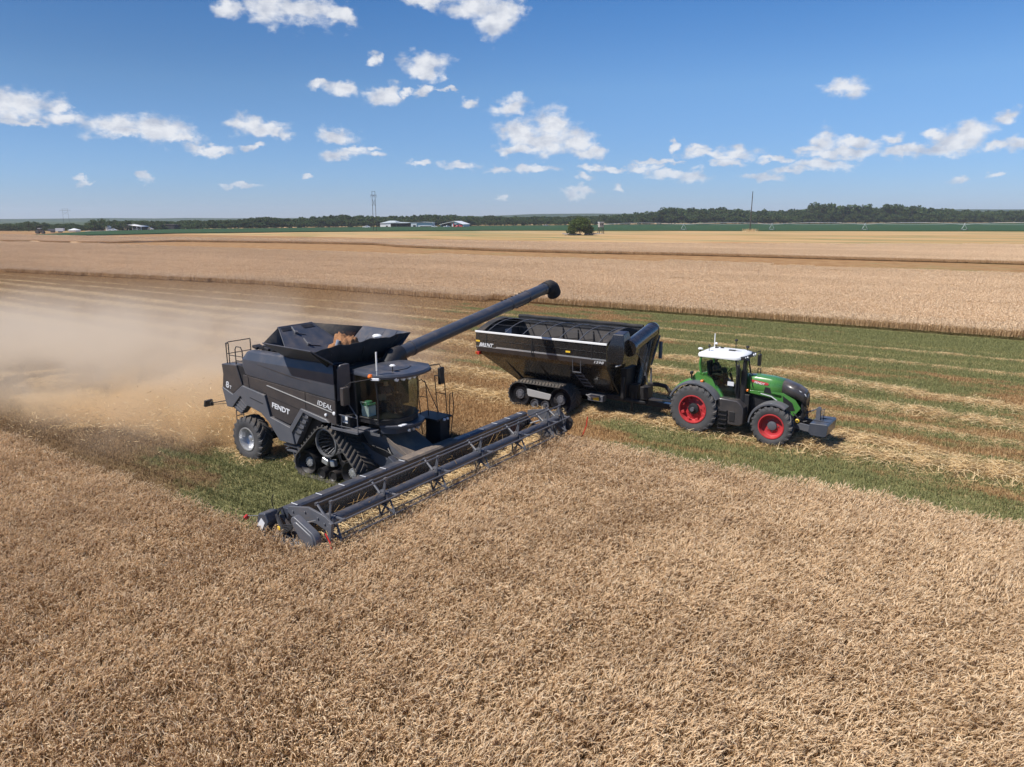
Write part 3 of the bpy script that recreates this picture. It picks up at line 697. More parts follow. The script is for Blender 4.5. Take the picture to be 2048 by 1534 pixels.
def figure(name, label, parent_loc, rz, seat_z, shirt='shirt'):
    """a seated driver grown from a jointed skeleton: head up, hands on the wheel in front"""
    J = {'pel': (0, 0, .10, .15, .17), 'wai': (.0, 0, .28, .13, .16), 'che': (-.02, 0, .48, .13, .19), 'nek': (.0, 0, .64, .055, .055), 'hed': (.03, 0, .74, .085, .08), 'top': (.02, 0, .86, .075, .07)}
    for s, k in ((1, 'l'), (-1, 'r')):
        J.update({'sh'+k: (-.01, s*.19, .56, .065, .065), 'el'+k: (.14, s*.27, .33, .05, .05), 'wr'+k: (.36, s*.17, .38, .034, .034), 'ha'+k: (.43, s*.15, .40, .04, .03),
                  'hi'+k: (.06, s*.10, .08, .095, .095), 'kn'+k: (.46, s*.14, .12, .07, .07), 'an'+k: (.52, s*.13, -.30, .045, .045), 'to'+k: (.66, s*.14, -.34, .045, .04)})
    E_ = [('pel', 'wai'), ('wai', 'che'), ('che', 'nek'), ('nek', 'hed'), ('hed', 'top')]
    for k in 'lr': E_ += [('che', 'sh'+k), ('sh'+k, 'el'+k), ('el'+k, 'wr'+k), ('wr'+k, 'ha'+k), ('pel', 'hi'+k), ('hi'+k, 'kn'+k), ('kn'+k, 'an'+k), ('an'+k, 'to'+k)]
    ks = list(J); me = bpy.data.meshes.new(name); me.from_pydata([J[k][:3] for k in ks], [(ks.index(a), ks.index(b_)) for a, b_ in E_], [])
    me.materials.append(M['skin'])
    o = bpy.data.objects.new(name, me); col.objects.link(o); o.location = parent_loc; o.rotation_euler = (0, 0, rz)
    sm = o.modifiers.new('skin', 'SKIN'); sm.use_smooth_shade = True
    for i, k in enumerate(ks):
        me.skin_vertices[0].data[i].radius = J[k][3:5]; me.skin_vertices[0].data[i].use_root = (k == 'pel')
    ss = o.modifiers.new('sub', 'SUBSURF'); ss.levels = 1; ss.render_levels = 2
    # shirt, trousers, cap as clothing
    def cloth(nm, keys, edges, grow, mat):
        m2 = bpy.data.meshes.new(nm); m2.from_pydata([J[k][:3] for k in keys], [(keys.index(a), keys.index(b_)) for a, b_ in edges], []); m2.materials.append(M[mat])
        c = bpy.data.objects.new(nm, m2); col.objects.link(c); c.parent = o
        s2 = c.modifiers.new('skin', 'SKIN'); s2.use_smooth_shade = True
        for i, k in enumerate(keys):
            m2.skin_vertices[0].data[i].radius = (J[k][3]+grow, J[k][4]+grow); m2.skin_vertices[0].data[i].use_root = (i == 0)
        s3 = c.modifiers.new('sub', 'SUBSURF'); s3.levels = 1; s3.render_levels = 2
    cloth('shirt', ['che', 'wai', 'pel', 'shl', 'shr', 'ell', 'elr'], [('che', 'wai'), ('wai', 'pel'), ('che', 'shl'), ('che', 'shr'), ('shl', 'ell'), ('shr', 'elr')], .018, shirt)
    cloth('trousers', ['pel', 'hil', 'hir', 'knl', 'knr', 'anl', 'anr'], [('pel', 'hil'), ('pel', 'hir'), ('hil', 'knl'), ('hir', 'knr'), ('knl', 'anl'), ('knr', 'anr')], .016, 'seat')
    cp = MB(); cp.lathe([(.105, 0), (.108, .04), (.09, .09), (.01, .115)], (.015, 0, .79), 'z', 16); cp.prism([(.09, -.075), (.19, -.05), (.19, .05), (.09, .075)], .79, .805, 'xy')
    cp.build('cap', M['seat'], o)
    tag(o, label, 'person'); return o

# ------------------------------------------------------------------ the combine harvester
W = 1.65
comb = thing('combine_harvester', 'dark grey tracked combine harvester with raised grain tank and long unloading auger', 'combine harvester', tuple(FO), R(HEAD))
core = MB()
core.prism([(-5.35, 2.05), (-5.45, 3.0), (-5.35, 3.66), (-4.62, 3.7), (-4.2, 4.15), (-2.0, 4.15), (-1.7, 3.3), (.0, 3.3), (.15, 4.15), (.55, 4.1), (.62, 2.3), (-.3, 2.3), (-1.0, 1.2), (-2.4, 1.2), (-3.2, 2.0), (-4.4, 2.15)], -1.38, 1.38)
core.ext(-3.4, 1.0, -.55, .55, .75, 1.3); core.ext(-4.75, -4.25, -1.2, 1.2, .62, .95); core.ext(-.35, .35, -1.2, 1.2, 1.15, 1.6)
core.build('body', M['black'], comb, bevel=.02)
rearb = MB(); rearb.prism([(-5.62, 2.3), (-5.72, 2.85), (-5.62, 3.3), (-5.70, 3.68), (-5.35, 3.66), (-5.3, 2.1)], -1.3, 1.3)
rearb.build('rear_hood', M['panel'], comb, bevel=.03)
def both(fn):
    for s in (-1, 1): fn(s)
def side_parts(s):
    yo = lambda v: s*v
    # upper side panel, folded: leans in above the crease, with a shoulder on top
    xs = [(-4.32, -.12, 3.43), (-4.38, .0, 3.42), (-4.20, 0, 3.40), (-1.7, 0, 3.23), (.62, 0, 3.08)]
    up = MB(); secs = []
    for (x, inn, zb) in ((-4.42, .16, 3.44), (-4.36, .03, 3.43), (-4.2, 0, 3.42), (-1.75, 0, 3.25), (.64, 0, 3.09)):
        xt = x+(.10 if x > -4.1 and x < -4.3 else 0)
        secs.append([(x+.10, yo(1.30), zb), (x+.10, yo(W-inn), zb), (x, yo(W+.03-inn), zb+(4.0-zb)*.55), (x-.02, yo(W+.01-inn), 4.02), (x+.16, yo(W-.10-inn), 4.30-inn*.3), (x+.22, yo(W-.16-inn), 4.345-inn*.3), (x+.30, yo(1.2), 4.36-inn*.3), (x+.3, yo(1.18), 3.6)])
    up.loft(secs, close=True); up.build('upper_side_panel', M['paint'], comb, bevel=.02, smooth=12)
    cr = MB(); cr.plate([(-3.45, yo(W+.032), 3.93), (-1.55, yo(W+.036), 3.70), (-.5, yo(W+.034), 3.585), (-1.6, yo(W+.036), 3.67)], .012); cr.build('panel_crease', M['panel'], comb)
    mid = MB(); mid.prism([(-4.40, 3.405), (-4.25, 3.405), (.64, 3.07), (.64, 2.20), (.1, 2.30), (-1.1, 2.46), (-1.85, 1.85), (-2.83, 2.03), (-3.08, 2.83), (-4.42, 2.99)], s*1.36, s*(W-.01)); mid.build('side_panel', M['panel'], comb, bevel=.012)
    ho = MB(); ho.prism([(-5.66, 3.70), (-4.74, 3.745), (-4.47, 3.0), (-5.07, 2.58), (-5.72, 2.80), (-5.62, 3.32)], s*1.3, s*(W+.015)); ho.build('rear_side_panel', M['panel'], comb, bevel=.03)
    gp = MB(); gp.prism([(-4.73, 3.745), (-4.40, 3.72), (-4.28, 3.42), (-4.44, 2.98)], s*1.3, s*(W-.04)); gp.build('filler_panel', M['black'], comb, bevel=.01)
    bd = MB(); bd.prism([(-5.72, 2.79), (-5.07, 2.565), (-4.45, 2.99), (-3.14, 2.79), (-2.90, 1.99), (-1.83, 1.76), (-1.16, 2.57), (.12, 2.37), (.3, 2.26), (-.02, 2.235), (-.78, 2.37), (-1.02, 2.44), (-1.72, 1.58), (-1.62, 1.14), (-2.45, 1.15), (-2.99, 1.76), (-3.40, 2.06), (-4.20, 2.24), (-4.60, 2.56), (-5.17, 2.02), (-5.5, 2.02)], s*1.35, s*(W+.05))
    bd.build('lower_cladding', M['steel'], comb, bevel=.022)
    sm = MB()
    for (pa, pb) in (((-.92, 3.20), (-.92, 2.55)), ((-4.10, 3.40), (-4.06, 2.93))): sm.plate([(pa[0]-.008, yo(W-.004), pa[1]), (pa[0]+.008, yo(W-.004), pa[1]), (pb[0]+.008, yo(W-.004), pb[1]), (pb[0]-.008, yo(W-.004), pb[1])], .014)
    sm.plate([(-2.95, yo(W-.004), 2.78), (-1.3, yo(W-.004), 2.52), (-1.3, yo(W-.004), 2.50), (-2.95, yo(W-.004), 2.76)], .012); sm.plate([(-4.0, yo(W+.054), 2.60), (-3.25, yo(W+.054), 2.46), (-3.25, yo(W+.054), 2.435), (-4.0, yo(W+.054), 2.57)], .012)
    sm.islands('panel_seam', M['black'], comb)
    ln = MB()
    ln.prism([(-1.72, 1.60), (-1.04, 2.43), (-.80, 2.37), (-1.60, 1.14)], s*1.36, s*(W-.02))
    for k in range(4):
        t0 = k/4.0; x0 = -1.64+.60*(t0+.08); z0 = 1.50+.84*(t0+.08)
        ln.add([(x0, yo(W-.02), z0-.02), (x0+.30, yo(W-.02), z0-.10), (x0+.31, yo(W-.02), z0+.02), (x0+.06, yo(W+.055), z0+.13), (x0+.26, yo(W+.055), z0+.05)], [(0, 1, 4, 3), (1, 2, 4), (0, 3, 2), (3, 4, 2)])
    ln.build('louvre', M['steel'], comb, smooth=0)
    rl = MB(); rl.prism([(-5.15, 2.02), (-4.60, 2.53), (-4.25, 2.24), (-4.72, 1.82)], s*1.36, s*(W-.01))
    for k in range(4):
        t = (k+.5)/4; rl.bar((-5.12+.5*t, yo(W), 2.03+.46*t), (-4.72+.44*t, yo(W), 1.86+.36*t), .022, 5)
    rl.build('rear_louvre', M['steel'], comb)
    ch = MB(); ch.plate([(-3.0, yo(W+.005), 3.185), (.46, yo(W+.005), 2.66), (.46, yo(W+.005), 2.635), (-3.0, yo(W+.005), 3.16)], .03); ch.build('trim_strip', M['guard'], comb)
    hd = MB(); hd.lathe([(.01, .0), (.06, .01), (.07, .03), (.01, .045)], (.53, yo(W-.01) if s > 0 else -(W-.01)-.045, 2.63), 'y', 14); hd.build('marker_lamp', M['lamp'], comb)
    if s < 0:
        hl = MB(); hl.lathe([(.01, -.05), (.05, -.04), (.055, 0), (.01, 0)], (.12, -W, 2.52), 'y', 12); hl.build('marker_lamp', M['lamp'], comb)
    # folded-out tank side
    sd = MB(); sd.plate([(-2.02, yo(2.40), 4.95), (.47, yo(2.42), 4.90), (.62, yo(1.44), 4.26), (-1.95, yo(1.44), 4.28)], .035)
    sd.bar((-2.02, yo(2.41), 4.955), (.47, yo(2.43), 4.905), .022, 6)
    for k in (1, 2, 3):
        t = k/4; sd.bar((-2.0+2.47*t, yo(2.38), 4.91), (-1.93+2.5*t, yo(1.48), 4.32), .02, 5)
    sd.build('tank_side_panel', M['paint'], comb)
    fb = MB(); fb.add([(-3.2, yo(.8), 5.2), (-2.02, yo(2.40), 4.95), (-1.95, yo(1.44), 4.28), (-2.5, yo(1.45), 4.78)], [(0, 1, 3), (3, 1, 2), (0, 3, 2)]); fb.build('tank_corner_sheet', M['fabric'], comb, solid=.012)
both(side_parts)
for s in (-1, 1):
    q = MB(); q.ext(.66, .72, min(s*1.15, s*1.71), max(s*1.15, s*1.71), 2.3, 4.36); q.build('panel_end_shade', M['matte'], comb, bevel=.01)  # black sheet over the panel's front end, painting in the deep shade there
letters('lettering', 'FENDT', (-2.80, -(W+.0), 2.37), (1, 0, -.155), (0, 0, 1), .20, .98, M['decal'], comb, bold=.03, shear=.0)
letters('lettering', 'IDEAL', (-.30, -(W+.0), 2.835), (1, 0, -.155), (0, 0, 1), .17, .74, M['decal'], comb, bold=.005, shear=.15)
letters('lettering', '8', (-5.50, -(W+.02), 2.80), (1, 0, -.2), (0, 0, 1), .26, .19, M['decal'], comb, bold=.01)
letters('lettering', 'T', (-5.27, -(W+.02), 2.77), (1, 0, -.2), (0, 0, 1), .13, .12, M['decal'], comb, bold=.005)
# rear tank panel, front sheet, tank inside
rp = MB(); rp.plate([(-3.2, -.8, 5.2), (-3.2, .8, 5.2), (-1.95, 1.44, 4.28), (-1.95, -1.44, 4.28)], .03)
rp.bar((-3.2, -.82, 5.2), (-3.2, .82, 5.2), .03, 6); rp.bar((-3.18, -.8, 5.2), (-1.95, -1.42, 4.3), .022, 5); rp.bar((-3.18, .8, 5.2), (-1.95, 1.42, 4.3), .022, 5)
rpo = rp.build('tank_rear_panel', M['paint'], comb)
def on_rear(u, v):
    """u across (-1..1), v down the panel (0..1)"""
    hw = .8+.64*v; return Vector((-3.2+1.25*v, u*hw, 5.2-.92*v)) + Vector((.59, 0, .80))*.03
sl = MB()
for (u0, u1) in ((-.9, -.35), (.25, .88)):
    sl.plate([on_rear(u0, .05), on_rear(u1, .05), on_rear(u1-.03, .16), on_rear(u0+.03, .16)], .01)
sl.islands('vent_slot', M['black'], rpo)
for (u, v) in ((-.30, .28), (-.15, .72)):
    sn = MB(); p = on_rear(u, v); nrm = Vector((.59, 0, .80)); sn.bar(p-nrm*.05, p+nrm*.09, .06, 10); sn.bar(p+Vector((.0, 0, .0)), on_rear(u, v-.22), .03, 6); sn.bar(p, on_rear(u+.35, v+.10), .02, 5); sn.build('tank_sensor', M['steel'], rpo)
fs = MB(); top, bot = [], []
for k in range(25):
    t = k/24*2-1; sag = .035*math.sin(t*9+.6)+.02*math.sin(t*21); y = t*2.42
    top.append((.47+.10*(1-t*t)+.02*math.sin(t*7), y, 4.90+.05*(1-t*t)+sag)); bot.append((.20+.04*math.sin(k), t*1.44, 4.10))
midr = [tuple(a*.5+b_*.5+(.04*math.sin(3*i) if j == 0 else 0) for j, (a, b_) in enumerate(zip(top[i], bot[i]))) for i in range(25)]
fs.loft([top, midr, bot]); fs.build('tank_front_sheet', M['fabric'], comb, solid=.02, smooth=60)
fr = MB()
for y in (-1.1, 0, 1.1): fr.bar((.2, y, 4.1), (.50, y*1.55, 4.88), .022, 6)
fr.islands('tank_stay', M['black'], comb)
ti = MB(); ti.loft([[(-1.95, -1.44, 4.28), (-1.95, 1.44, 4.28)], [(-1.5, -.9, 3.5), (-1.5, .9, 3.5)]]); ti.loft([[(.2, -1.44, 4.12), (.2, 1.44, 4.12)], [(-.2, -.9, 3.5), (-.2, .9, 3.5)]])
for s in (-1, 1): ti.loft([[(-1.95, s*1.44, 4.28), (.62, s*1.44, 4.2)], [(-1.5, s*.9, 3.5), (.0, s*.9, 3.5)]])
ti.ext(-1.55, -.1, -.95, .95, 3.44, 3.5); ti.build('grain_tank', M['inner'], comb, smooth=0)
# engine deck, rails, ladder at the rear
dk = MB(); dk.ext(-5.5, -4.5, -1.35, .2, 3.66, 3.72); dk.build('engine_deck', M['deck'], comb)
ec = MB(); ec.prism([(-5.3, 3.7), (-5.35, 4.35), (-4.9, 4.62), (-3.4, 4.66), (-3.2, 4.2), (-4.2, 4.1), (-4.3, 3.7)], .25, 1.35); ec.prism([(-4.3, 4.1), (-4.05, 4.5), (-3.0, 4.55), (-2.7, 4.28), (-2.7, 4.1)], -.9, .3)
ec.build('engine_cover', M['paint'], comb, bevel=.04)
ai = MB()
for k in range(4): ai.box((-4.15+k*.34, -1.05+.05*(k % 2), 4.42), (.26, .34, .10), Matrix.Rotation(.25*(-1)**k, 3, 'Y'))
ai.build('intake_cowl', M['black'], comb, bevel=.01)
rl = MB(); r_ = .02
for (x, y) in ((-5.5, -1.5), (-5.5, -.4)): rl.bar((x, y, 3.68), (x, y, 4.50), r_, 6)
rl.tube([(-5.50, -1.5, 4.36), (-5.47, -1.5, 4.50), (-5.5, -1.38, 4.53), (-5.5, -.4, 4.53)], r_, 6); rl.bar((-5.5, -1.5, 4.08), (-5.5, -.4, 4.08), r_*.8, 6)
rl.bar((-5.35, -1.5, 3.68), (-5.35, -1.5, 4.50), r_, 6); rl.bar((-5.5, -1.5, 4.5), (-5.35, -1.5, 4.5), r_, 6)
rl.tube([(-4.95, -1.5, 3.68), (-4.95, -1.5, 4.30), (-4.87, -1.5, 4.42), (-4.6, -1.5, 4.42), (-4.52, -1.5, 4.30), (-4.52, -1.5, 3.75)], r_, 6); rl.bar((-5.35, -1.5, 4.05), (-4.52, -1.5, 4.05), r_*.8, 6); rl.bar((-4.95, -1.5, 3.88), (-4.52, -1.5, 3.88), r_*.8, 6)
rl.build('deck_railing', M['black'], comb)
lad = MB()
for y in (-1.25, -.92): lad.bar((-5.62, y, .85), (-5.56, y, 2.05), .018, 6)
for k in range(6): lad.bar((-5.62+.01*k, -1.25, .92+.2*k), (-5.62+.01*k, -.92, .92+.2*k), .02, 6)
lad.build('rear_ladder', M['steel'], comb)
mk = MB(); mk.bar((-5.6, -1.45, 2.22), (-6.6, -1.62, 1.98), .02, 6); mk.bar((-5.6, -1.3, 2.05), (-6.6, -1.62, 1.93), .014, 5); mk.box((-6.8, -1.65, 1.96), (.10, .34, .26), Matrix.Rotation(.25, 3, 'Y')); mk.box((-6.62, -1.62, 1.95), (.10, .12, .16)); mk.build('rear_marker_board', M['black'], comb, bevel=.008)
# under side: battery tray and step
un = MB(); un.ext(-2.35, -1.55, -1.6, -1.35, .98, 1.04); un.ext(-2.2, -1.5, -1.6, -1.4, .78, .84); un.tube([(-1.55, -1.6, 1.05), (-1.48, -1.6, .7), (-1.62, -1.6, .56), (-1.78, -1.6, .62), (-1.80, -1.6, .80)], .03, 6); un.bar((-2.3, -1.55, .84), (-2.0, -1.55, 1.0), .03, 6); un.build('battery_tray', M['steel'], comb)
# unloading auger
AX = .82
a0 = Vector((AX, 1.15, 4.24)); a1 = Vector((AX, 12.05, 5.90)); ad = (a1-a0).normalized()
au = MB(); au.tube([a0, a0+ad*4, a0+ad*7.2, a1], [.265, .265, .262, .262], 24)
for t, rr, ln_ in ((7.6, .285, .10), (9.0, .285, .16), (10.4, .28, .12), (.9, .29, .1)): au.bar(a0+ad*t, a0+ad*(t+ln_), rr, 20)
auo = au.build('unloading_auger', M['paint'], comb)
br = MB(); br.prism([(8.2, -.10), (9.6, -.10), (9.2, -.2), (8.4, -.2)], -.06, .06, 'yz')
br = MB(); c_ = a0+ad*7.9
for k in range(5): br.box(tuple(a0+ad*(8.2+k*.22)+Vector((0, 0, -.29))), (.12, .16, .06))
for k in range(8): br.box(tuple(a0+ad*(7.2+k*.28)+Vector((-.10+.02*(k % 3), -.06, .255))), (.10, .05, .035))
br.islands('auger_bracket', M['black'], auo)
sp = MB(); up = Vector((0, -ad.z, ad.y)); secs = []
for (t, dn, rx, rz) in ((-.35, 0, .285, .285), (0, .0, .30, .30), (.22, .06, .32, .34), (.42, .22, .34, .36), (.50, .46, .34, .33)):
    c_ = a1+ad*t-up*dn; tilt = dn*1.9; axd = (ad*math.cos(tilt)-up*math.sin(tilt)); upd = (up*math.cos(tilt)+ad*math.sin(tilt)); secs.append([tuple(c_+Vector((1, 0, 0))*rx*math.cos(k*math.pi/10)+upd*rz*math.sin(k*math.pi/10)) for k in range(20)])
sp.loft(secs, close=True, caps=False); sp.build('spout', M['fabric'], auo, solid=.03, smooth=50)
bs = MB(); bs.tube([(AX, .7, 3.9), (AX, 1.15, 4.24), (AX, 1.5, 4.30)], [.33, .34, .30], 16); bs.ext(.55, 1.05, .9, 1.6, 2.4, 4.1); bs.build('auger_base', M['black'], comb, bevel=.02)
# cab
cab = MB(); cab.ext(.60, 1.0, -1.05, 1.05, 2.15, 3.95); cab.prism([(.95, -1.02), (2.02, -1.05), (2.45, -.62), (2.6, 0), (2.45, .5), (2.02, .95), (.95, 1.0)], 2.28, 2.50, 'xy')
cabo = cab.build('cab', M['black'], comb, bevel=.02)
plan = [(1.0, -1.03), (2.03, -1.05), (2.30, -.88), (2.50, -.55), (2.60, -.1), (2.52, .36), (2.32, .70), (2.03, .92), (1.0, .98)]
gl = MB(); gl.loft([[(x*.985+.02*0, y, 2.46) for x, y in plan], [(x+.05, y*1.03, 3.2) for x, y in plan], [(x+.0, y*1.05, 3.93) for x, y in plan]]); gl.build('windscreen', M['glass'], cabo, smooth=60)
pl = MB()
for y_ in (-1.06, .93): pl.tube([(2.04, y_, 2.42), (2.09, y_*1.03, 3.2), (2.04, y_*1.05, 3.95)], .035, 6)
for s in (-1, 1): pl.tube([(1.0, s*1.04, 2.42), (1.02, s*1.08, 3.2), (1.0, s*1.09, 3.95)], .05, 6)
pl.tube([(x*.99, y, 2.47) for x, y in plan], .03, 6); pl.build('pillar', M['black'], cabo)
rf = MB(); outer = [(.72, -1.05), (1.2, -1.16), (2.05, -1.2), (2.45, -1.0), (2.74, -.5), (2.84, 0), (2.82, .5), (2.66, 1.05), (2.30, 1.38), (1.3, 1.30), (.72, 1.10)]
def ring(k, z, dx=0): return [((x-1.5)*k+1.5+dx, y*k, z+.06*(1-abs(x-1.4)/1.3)) for x, y in outer]
rf.loft([ring(.9, 3.90), ring(.99, 3.92), ring(1.0, 3.99), ring(.97, 4.06), ring(.80, 4.10), ring(.45, 4.125), ring(.02, 4.13)], close=True); roof = rf.build('cab_roof', M['paint'], comb, smooth=40)
ro = MB(); ro.tube([(1.15, -.55, 4.14), (1.9, -.65, 4.125), (2.3, -.3, 4.12), (2.35, .1, 4.12), (2.2, .5, 4.12), (1.7, .75, 4.13)], .012, 5); ro.tube([(1.0, -.9, 4.08), (1.75, -.75, 4.12), (2.5, -.75, 4.02)], .01, 5); ro.bar((1.6, 1.0, 4.1), (2.75, .2, 4.06), .012, 5); ro.build('roof_seam', M['black'], roof)
for y in (-.66, -.42, -.18, .06): 
    lm = MB(); xx = 2.70-.30*y*y; lm.lathe([(.01, .02), (.075, .03), (.08, -.06), (.01, -.06)], (xx+.02, y, 3.905), 'x', 14); lm.build('work_lamp', M['lamp'], roof)
for (x, y) in ((1.9, -1.20), (2.05, 1.22)):
    bc = MB(); bc.lathe([(.09, 0), (.095, .05), (.06, .11), (.01, .12)], (x, y, 3.98), 'z', 14); bc.build('beacon', M['amber'], roof)
an = MB(); an.bar((2.13, -1.12, 4.06), (2.13, -1.12, 4.24), .014, 6); an.bar((2.13, -1.12, 4.22), (2.13, -1.12, 4.86), .030, 8); an.build('antenna', M['white'], roof)
gp = MB(); gp.bar((2.28, -.52, 4.08), (2.28, -.52, 4.30), .018, 6); gpo = gp.build('receiver_post', M['black'], roof); gd = MB(); gd.lathe([(.01, -.02), (.09, -.02), (.105, .01), (.07, .045), (.01, .055)], (2.28, -.52, 4.31), 'z', 16); gd.build('receiver_dome', M['white'], gpo)
gd = MB(); gd.lathe([(.01, -.05), (.15, -.04), (.17, .02), (.12, .07), (.01, .09)], (.56, .55, 5.02), 'z', 18); gd.build('tank_receiver', M['white'], comb)
wl = MB(); wl.box((2.06, -1.12, 3.93), (.30, .18, .09), Matrix.Rotation(.4, 3, 'Z')); wl.build('corner_lamp', M['lamp'], roof, bevel=.02)
# mirrors
mi = MB(); mi.tube([(2.05, -1.18, 3.96), (1.5, -1.75, 3.86), (1.3, -1.8, 3.70)], .018, 6); mio = mi.build('mirror_arm', M['black'], comb); mi = MB(); mi.box((1.28, -1.80, 3.38), (.16, .30, .62)); mi.build('mirror', M['panel'], mio, bevel=.03)
mi = MB(); mi.tube([(2.3, 1.1, 4.02), (2.6, 1.55, 4.06), (2.62, 1.6, 3.95)], .018, 6); mio = mi.build('mirror_arm', M['black'], comb); mi = MB(); mi.box((2.62, 1.62, 3.62), (.12, .26, .62)); mi.build('mirror', M['black'], mio, bevel=.03)
# cab interior
st_ = MB(); st_.box((1.45, 0, 2.78), (.50, .50, .14)); st_.box((1.20, 0, 3.12), (.14, .48, .72), Matrix.Rotation(-.12, 3, 'Y')); st_.ext(1.3, 1.6, -.15, .15, 2.46, 2.72); st_.ext(1.35, 1.85, -.42, -.28, 2.95, 3.03); st_.build('seat', M['seat'], cabo, bevel=.04)
sw = MB(); sw.bar((2.25, 0, 2.46), (2.05, 0, 3.05), .04, 8); sw.tube([(2.02+.08*math.cos(k*math.pi/8), .19*math.sin(k*math.pi/8), 3.08+.17*math.cos(k*math.pi/8)) for k in range(16)], .016, 6, closed=True); sw.build('steering_wheel', M['black'], cabo)
mo = MB(); mo.box((1.75, -.55, 3.15), (.05, .30, .22), Matrix.Rotation(-.5, 3, 'Z')); mo.build('monitor', M['inner'], cabo)
figure('person', 'person in dark shirt and cap seated at the wheel of the dark combine cab', fw(1.42, 0, 2.80), R(HEAD), 0)
clr = thing('cooler', 'green and white drinks cooler beside the seat in the combine cab', 'cooler', tuple(fw(1.32, -.78, 2.46)), R(HEAD))
q = MB(); q.box((0, 0, .20), (.36, .36, .40)); q.build('tub', M['white'], clr, bevel=.03); q = MB(); q.box((0, 0, .44), (.38, .38, .07)); q.lathe([(.15, .0), (.14, .08), (.01, .1)], (0, 0, .47), 'z', 18); q.build('lid', M['cooler'], clr, bevel=.02); q = MB(); q.tube([(.12, -.19, .36), (.14, -.24, .55), (-.14, -.24, .55), (-.12, -.19, .36)], .012, 6); q.build('handle', M['white'], clr)
# platform and handrails beside the cab
pf = MB(); pf.ext(.35, 1.62, -1.66, -1.30, 2.05, 2.10); pf.ext(.35, 1.66, -1.68, -1.65, 2.05, 2.15); pf.ext(.9, 2.0, -1.30, -1.0, 2.1, 2.14); pfo = pf.build('side_platform', M['steel'], comb, bevel=.01)
hr = MB()
hr.tube([(.35, -1.62, 2.1), (.35, -1.62, 3.1), (.75, -1.62, 3.12)], .018, 6); hr.tube([(.35, -1.62, 2.62), (1.62, -1.62, 2.62)], .018, 6); hr.tube([(1.62, -1.62, 2.1), (1.62, -1.62, 2.66), (1.25, -1.62, 3.05)], .018, 6); hr.bar((.85, -1.62, 2.1), (.85, -1.62, 2.62), .014, 6); hr.bar((.35, -1.62, 2.22), (1.62, -1.62, 2.22), .014, 6); hr.build('handrail', M['steel'], pfo)
ex = MB(); ex.ext(.55, 1.05, -1.45, -1.12, 2.12, 2.6); ex.build('battery_box', M['black'], pfo, bevel=.02); ex = MB(); ex.ext(.58, .98, -1.47, -1.455, 2.30, 2.56); ex.build('notice_plate', M['white'], pfo)
ex = MB(); ex.ext(.75, .79, -1.475, -1.47, 2.36, 2.50); ex.build('notice_mark', M['black'], pfo)
lp = MB(); lp.prism([(2.0, -1.0), (2.6, -.7), (2.82, -.3), (2.82, .3), (2.6, .7), (2.0, 1.0)], 2.17, 2.28, 'xy'); lp.prism([(2.0, -.95), (2.45, -.65), (2.6, 0), (2.45, .65), (2.0, .95)], 1.95, 2.17, 'xy'); lp.build('cab_bumper', M['paint'], comb, bevel=.03)
hl = MB()
for y in (-.62, -.45): hl.box((2.66, y, 2.29), (.16, .13, .035))
hl.islands('headlamp', M['lamp'], comb, bevel=.01)
hl = MB()
for y in (-.35, -.15, .1): hl.lathe([(.01, .02), (.05, .02), (.055, -.04)], (2.80, y, 2.08), 'x', 10)
hl.islands('lower_lamp', M['silver'], comb)
# far side ladder rails
fl = MB()
for (x, y0, z1) in ((1.75, 1.3, 3.35), (2.15, 1.3, 3.35), (2.2, 1.75, 3.55), (2.65, 1.75, 3.55)): fl.bar((x, y0+.2, 1.3), (x, y0, z1), .018, 6)
fl.tube([(1.75, 1.3, 3.35), (1.95, 1.3, 3.45), (2.15, 1.3, 3.35)], .018, 6); fl.tube([(2.2, 1.75, 3.55), (2.65, 1.75, 3.6)], .018, 6); fl.bar((2.2, 1.8, 2.9), (2.65, 1.8, 2.9), .015, 6); fl.bar((1.75, 1.35, 2.8), (2.15, 1.35, 2.8), .015, 6)
fl.tube([(2.75, 1.9, 1.2), (2.95, 1.9, 2.4), (2.9, 1.9, 3.0), (2.78, 1.9, 2.9), (2.72, 1.9, 1.6)], .018, 6); fl.bar((2.0, 1.4, 3.4), (2.4, 1.7, 2.2), .015, 6)
fl.build('ladder_rail', M['black'], comb)
fl = MB(); fl.ext(1.6, 2.8, 1.1, 2.0, 2.02, 2.10); fl.ext(2.0, 2.7, 1.4, 1.95, .9, 2.0); fl.build('access_platform', M['black'], comb, bevel=.02)
fl = MB()
for y in (1.5, 1.68): fl.lathe([(.01, .02), (.045, .02), (.05, -.05)], (2.83, y, 2.03), 'x', 10)
fl.islands('lower_lamp', M['lamp'], comb)
# feeder house
fh = MB(); fh.prism([(.8, 2.0), (1.3, 2.1), (3.25, 1.10), (3.25, .28), (2.9, .26), (.8, 1.05)], -.78, .78); fh.build('feeder_house', M['steel'], comb, bevel=.02)
ft = MB(); ft.prism([(1.25, 2.13), (3.22, 1.125), (3.22, 1.11), (1.25, 2.11)], -.74, .74); ft.prism([(1.9, 1.79), (3.20, 1.14), (3.2, 1.28), (2.0, 1.9)], -.80, -.76); ft.build('feeder_top', M['deck'], comb)
hs = MB(); rr = random.Random(4)
for k in range(7):
    y = -.9-.04*k; z = 1.25+.05*k; hs.tube([(1.0, y, 1.9-.05*k), (1.6, y-.1, z+.1), (2.3, y+.02*k, z-.12), (3.0, y+.1, 1.2)], .018, 6)
hs.tube([(2.2, -.85, 1.5), (2.6, -1.0, 1.2), (3.1, -1.0, 1.15)], .03, 6); hs.build('hydraulic_hose', M['black'], comb)
fg = MB(); fg.prism([(2.1, .35), (2.6, 1.35), (3.1, 1.05), (3.15, .3)], -1.25, -.8); fg.build('feeder_drive_guard', M['paint'], comb, bevel=.02)
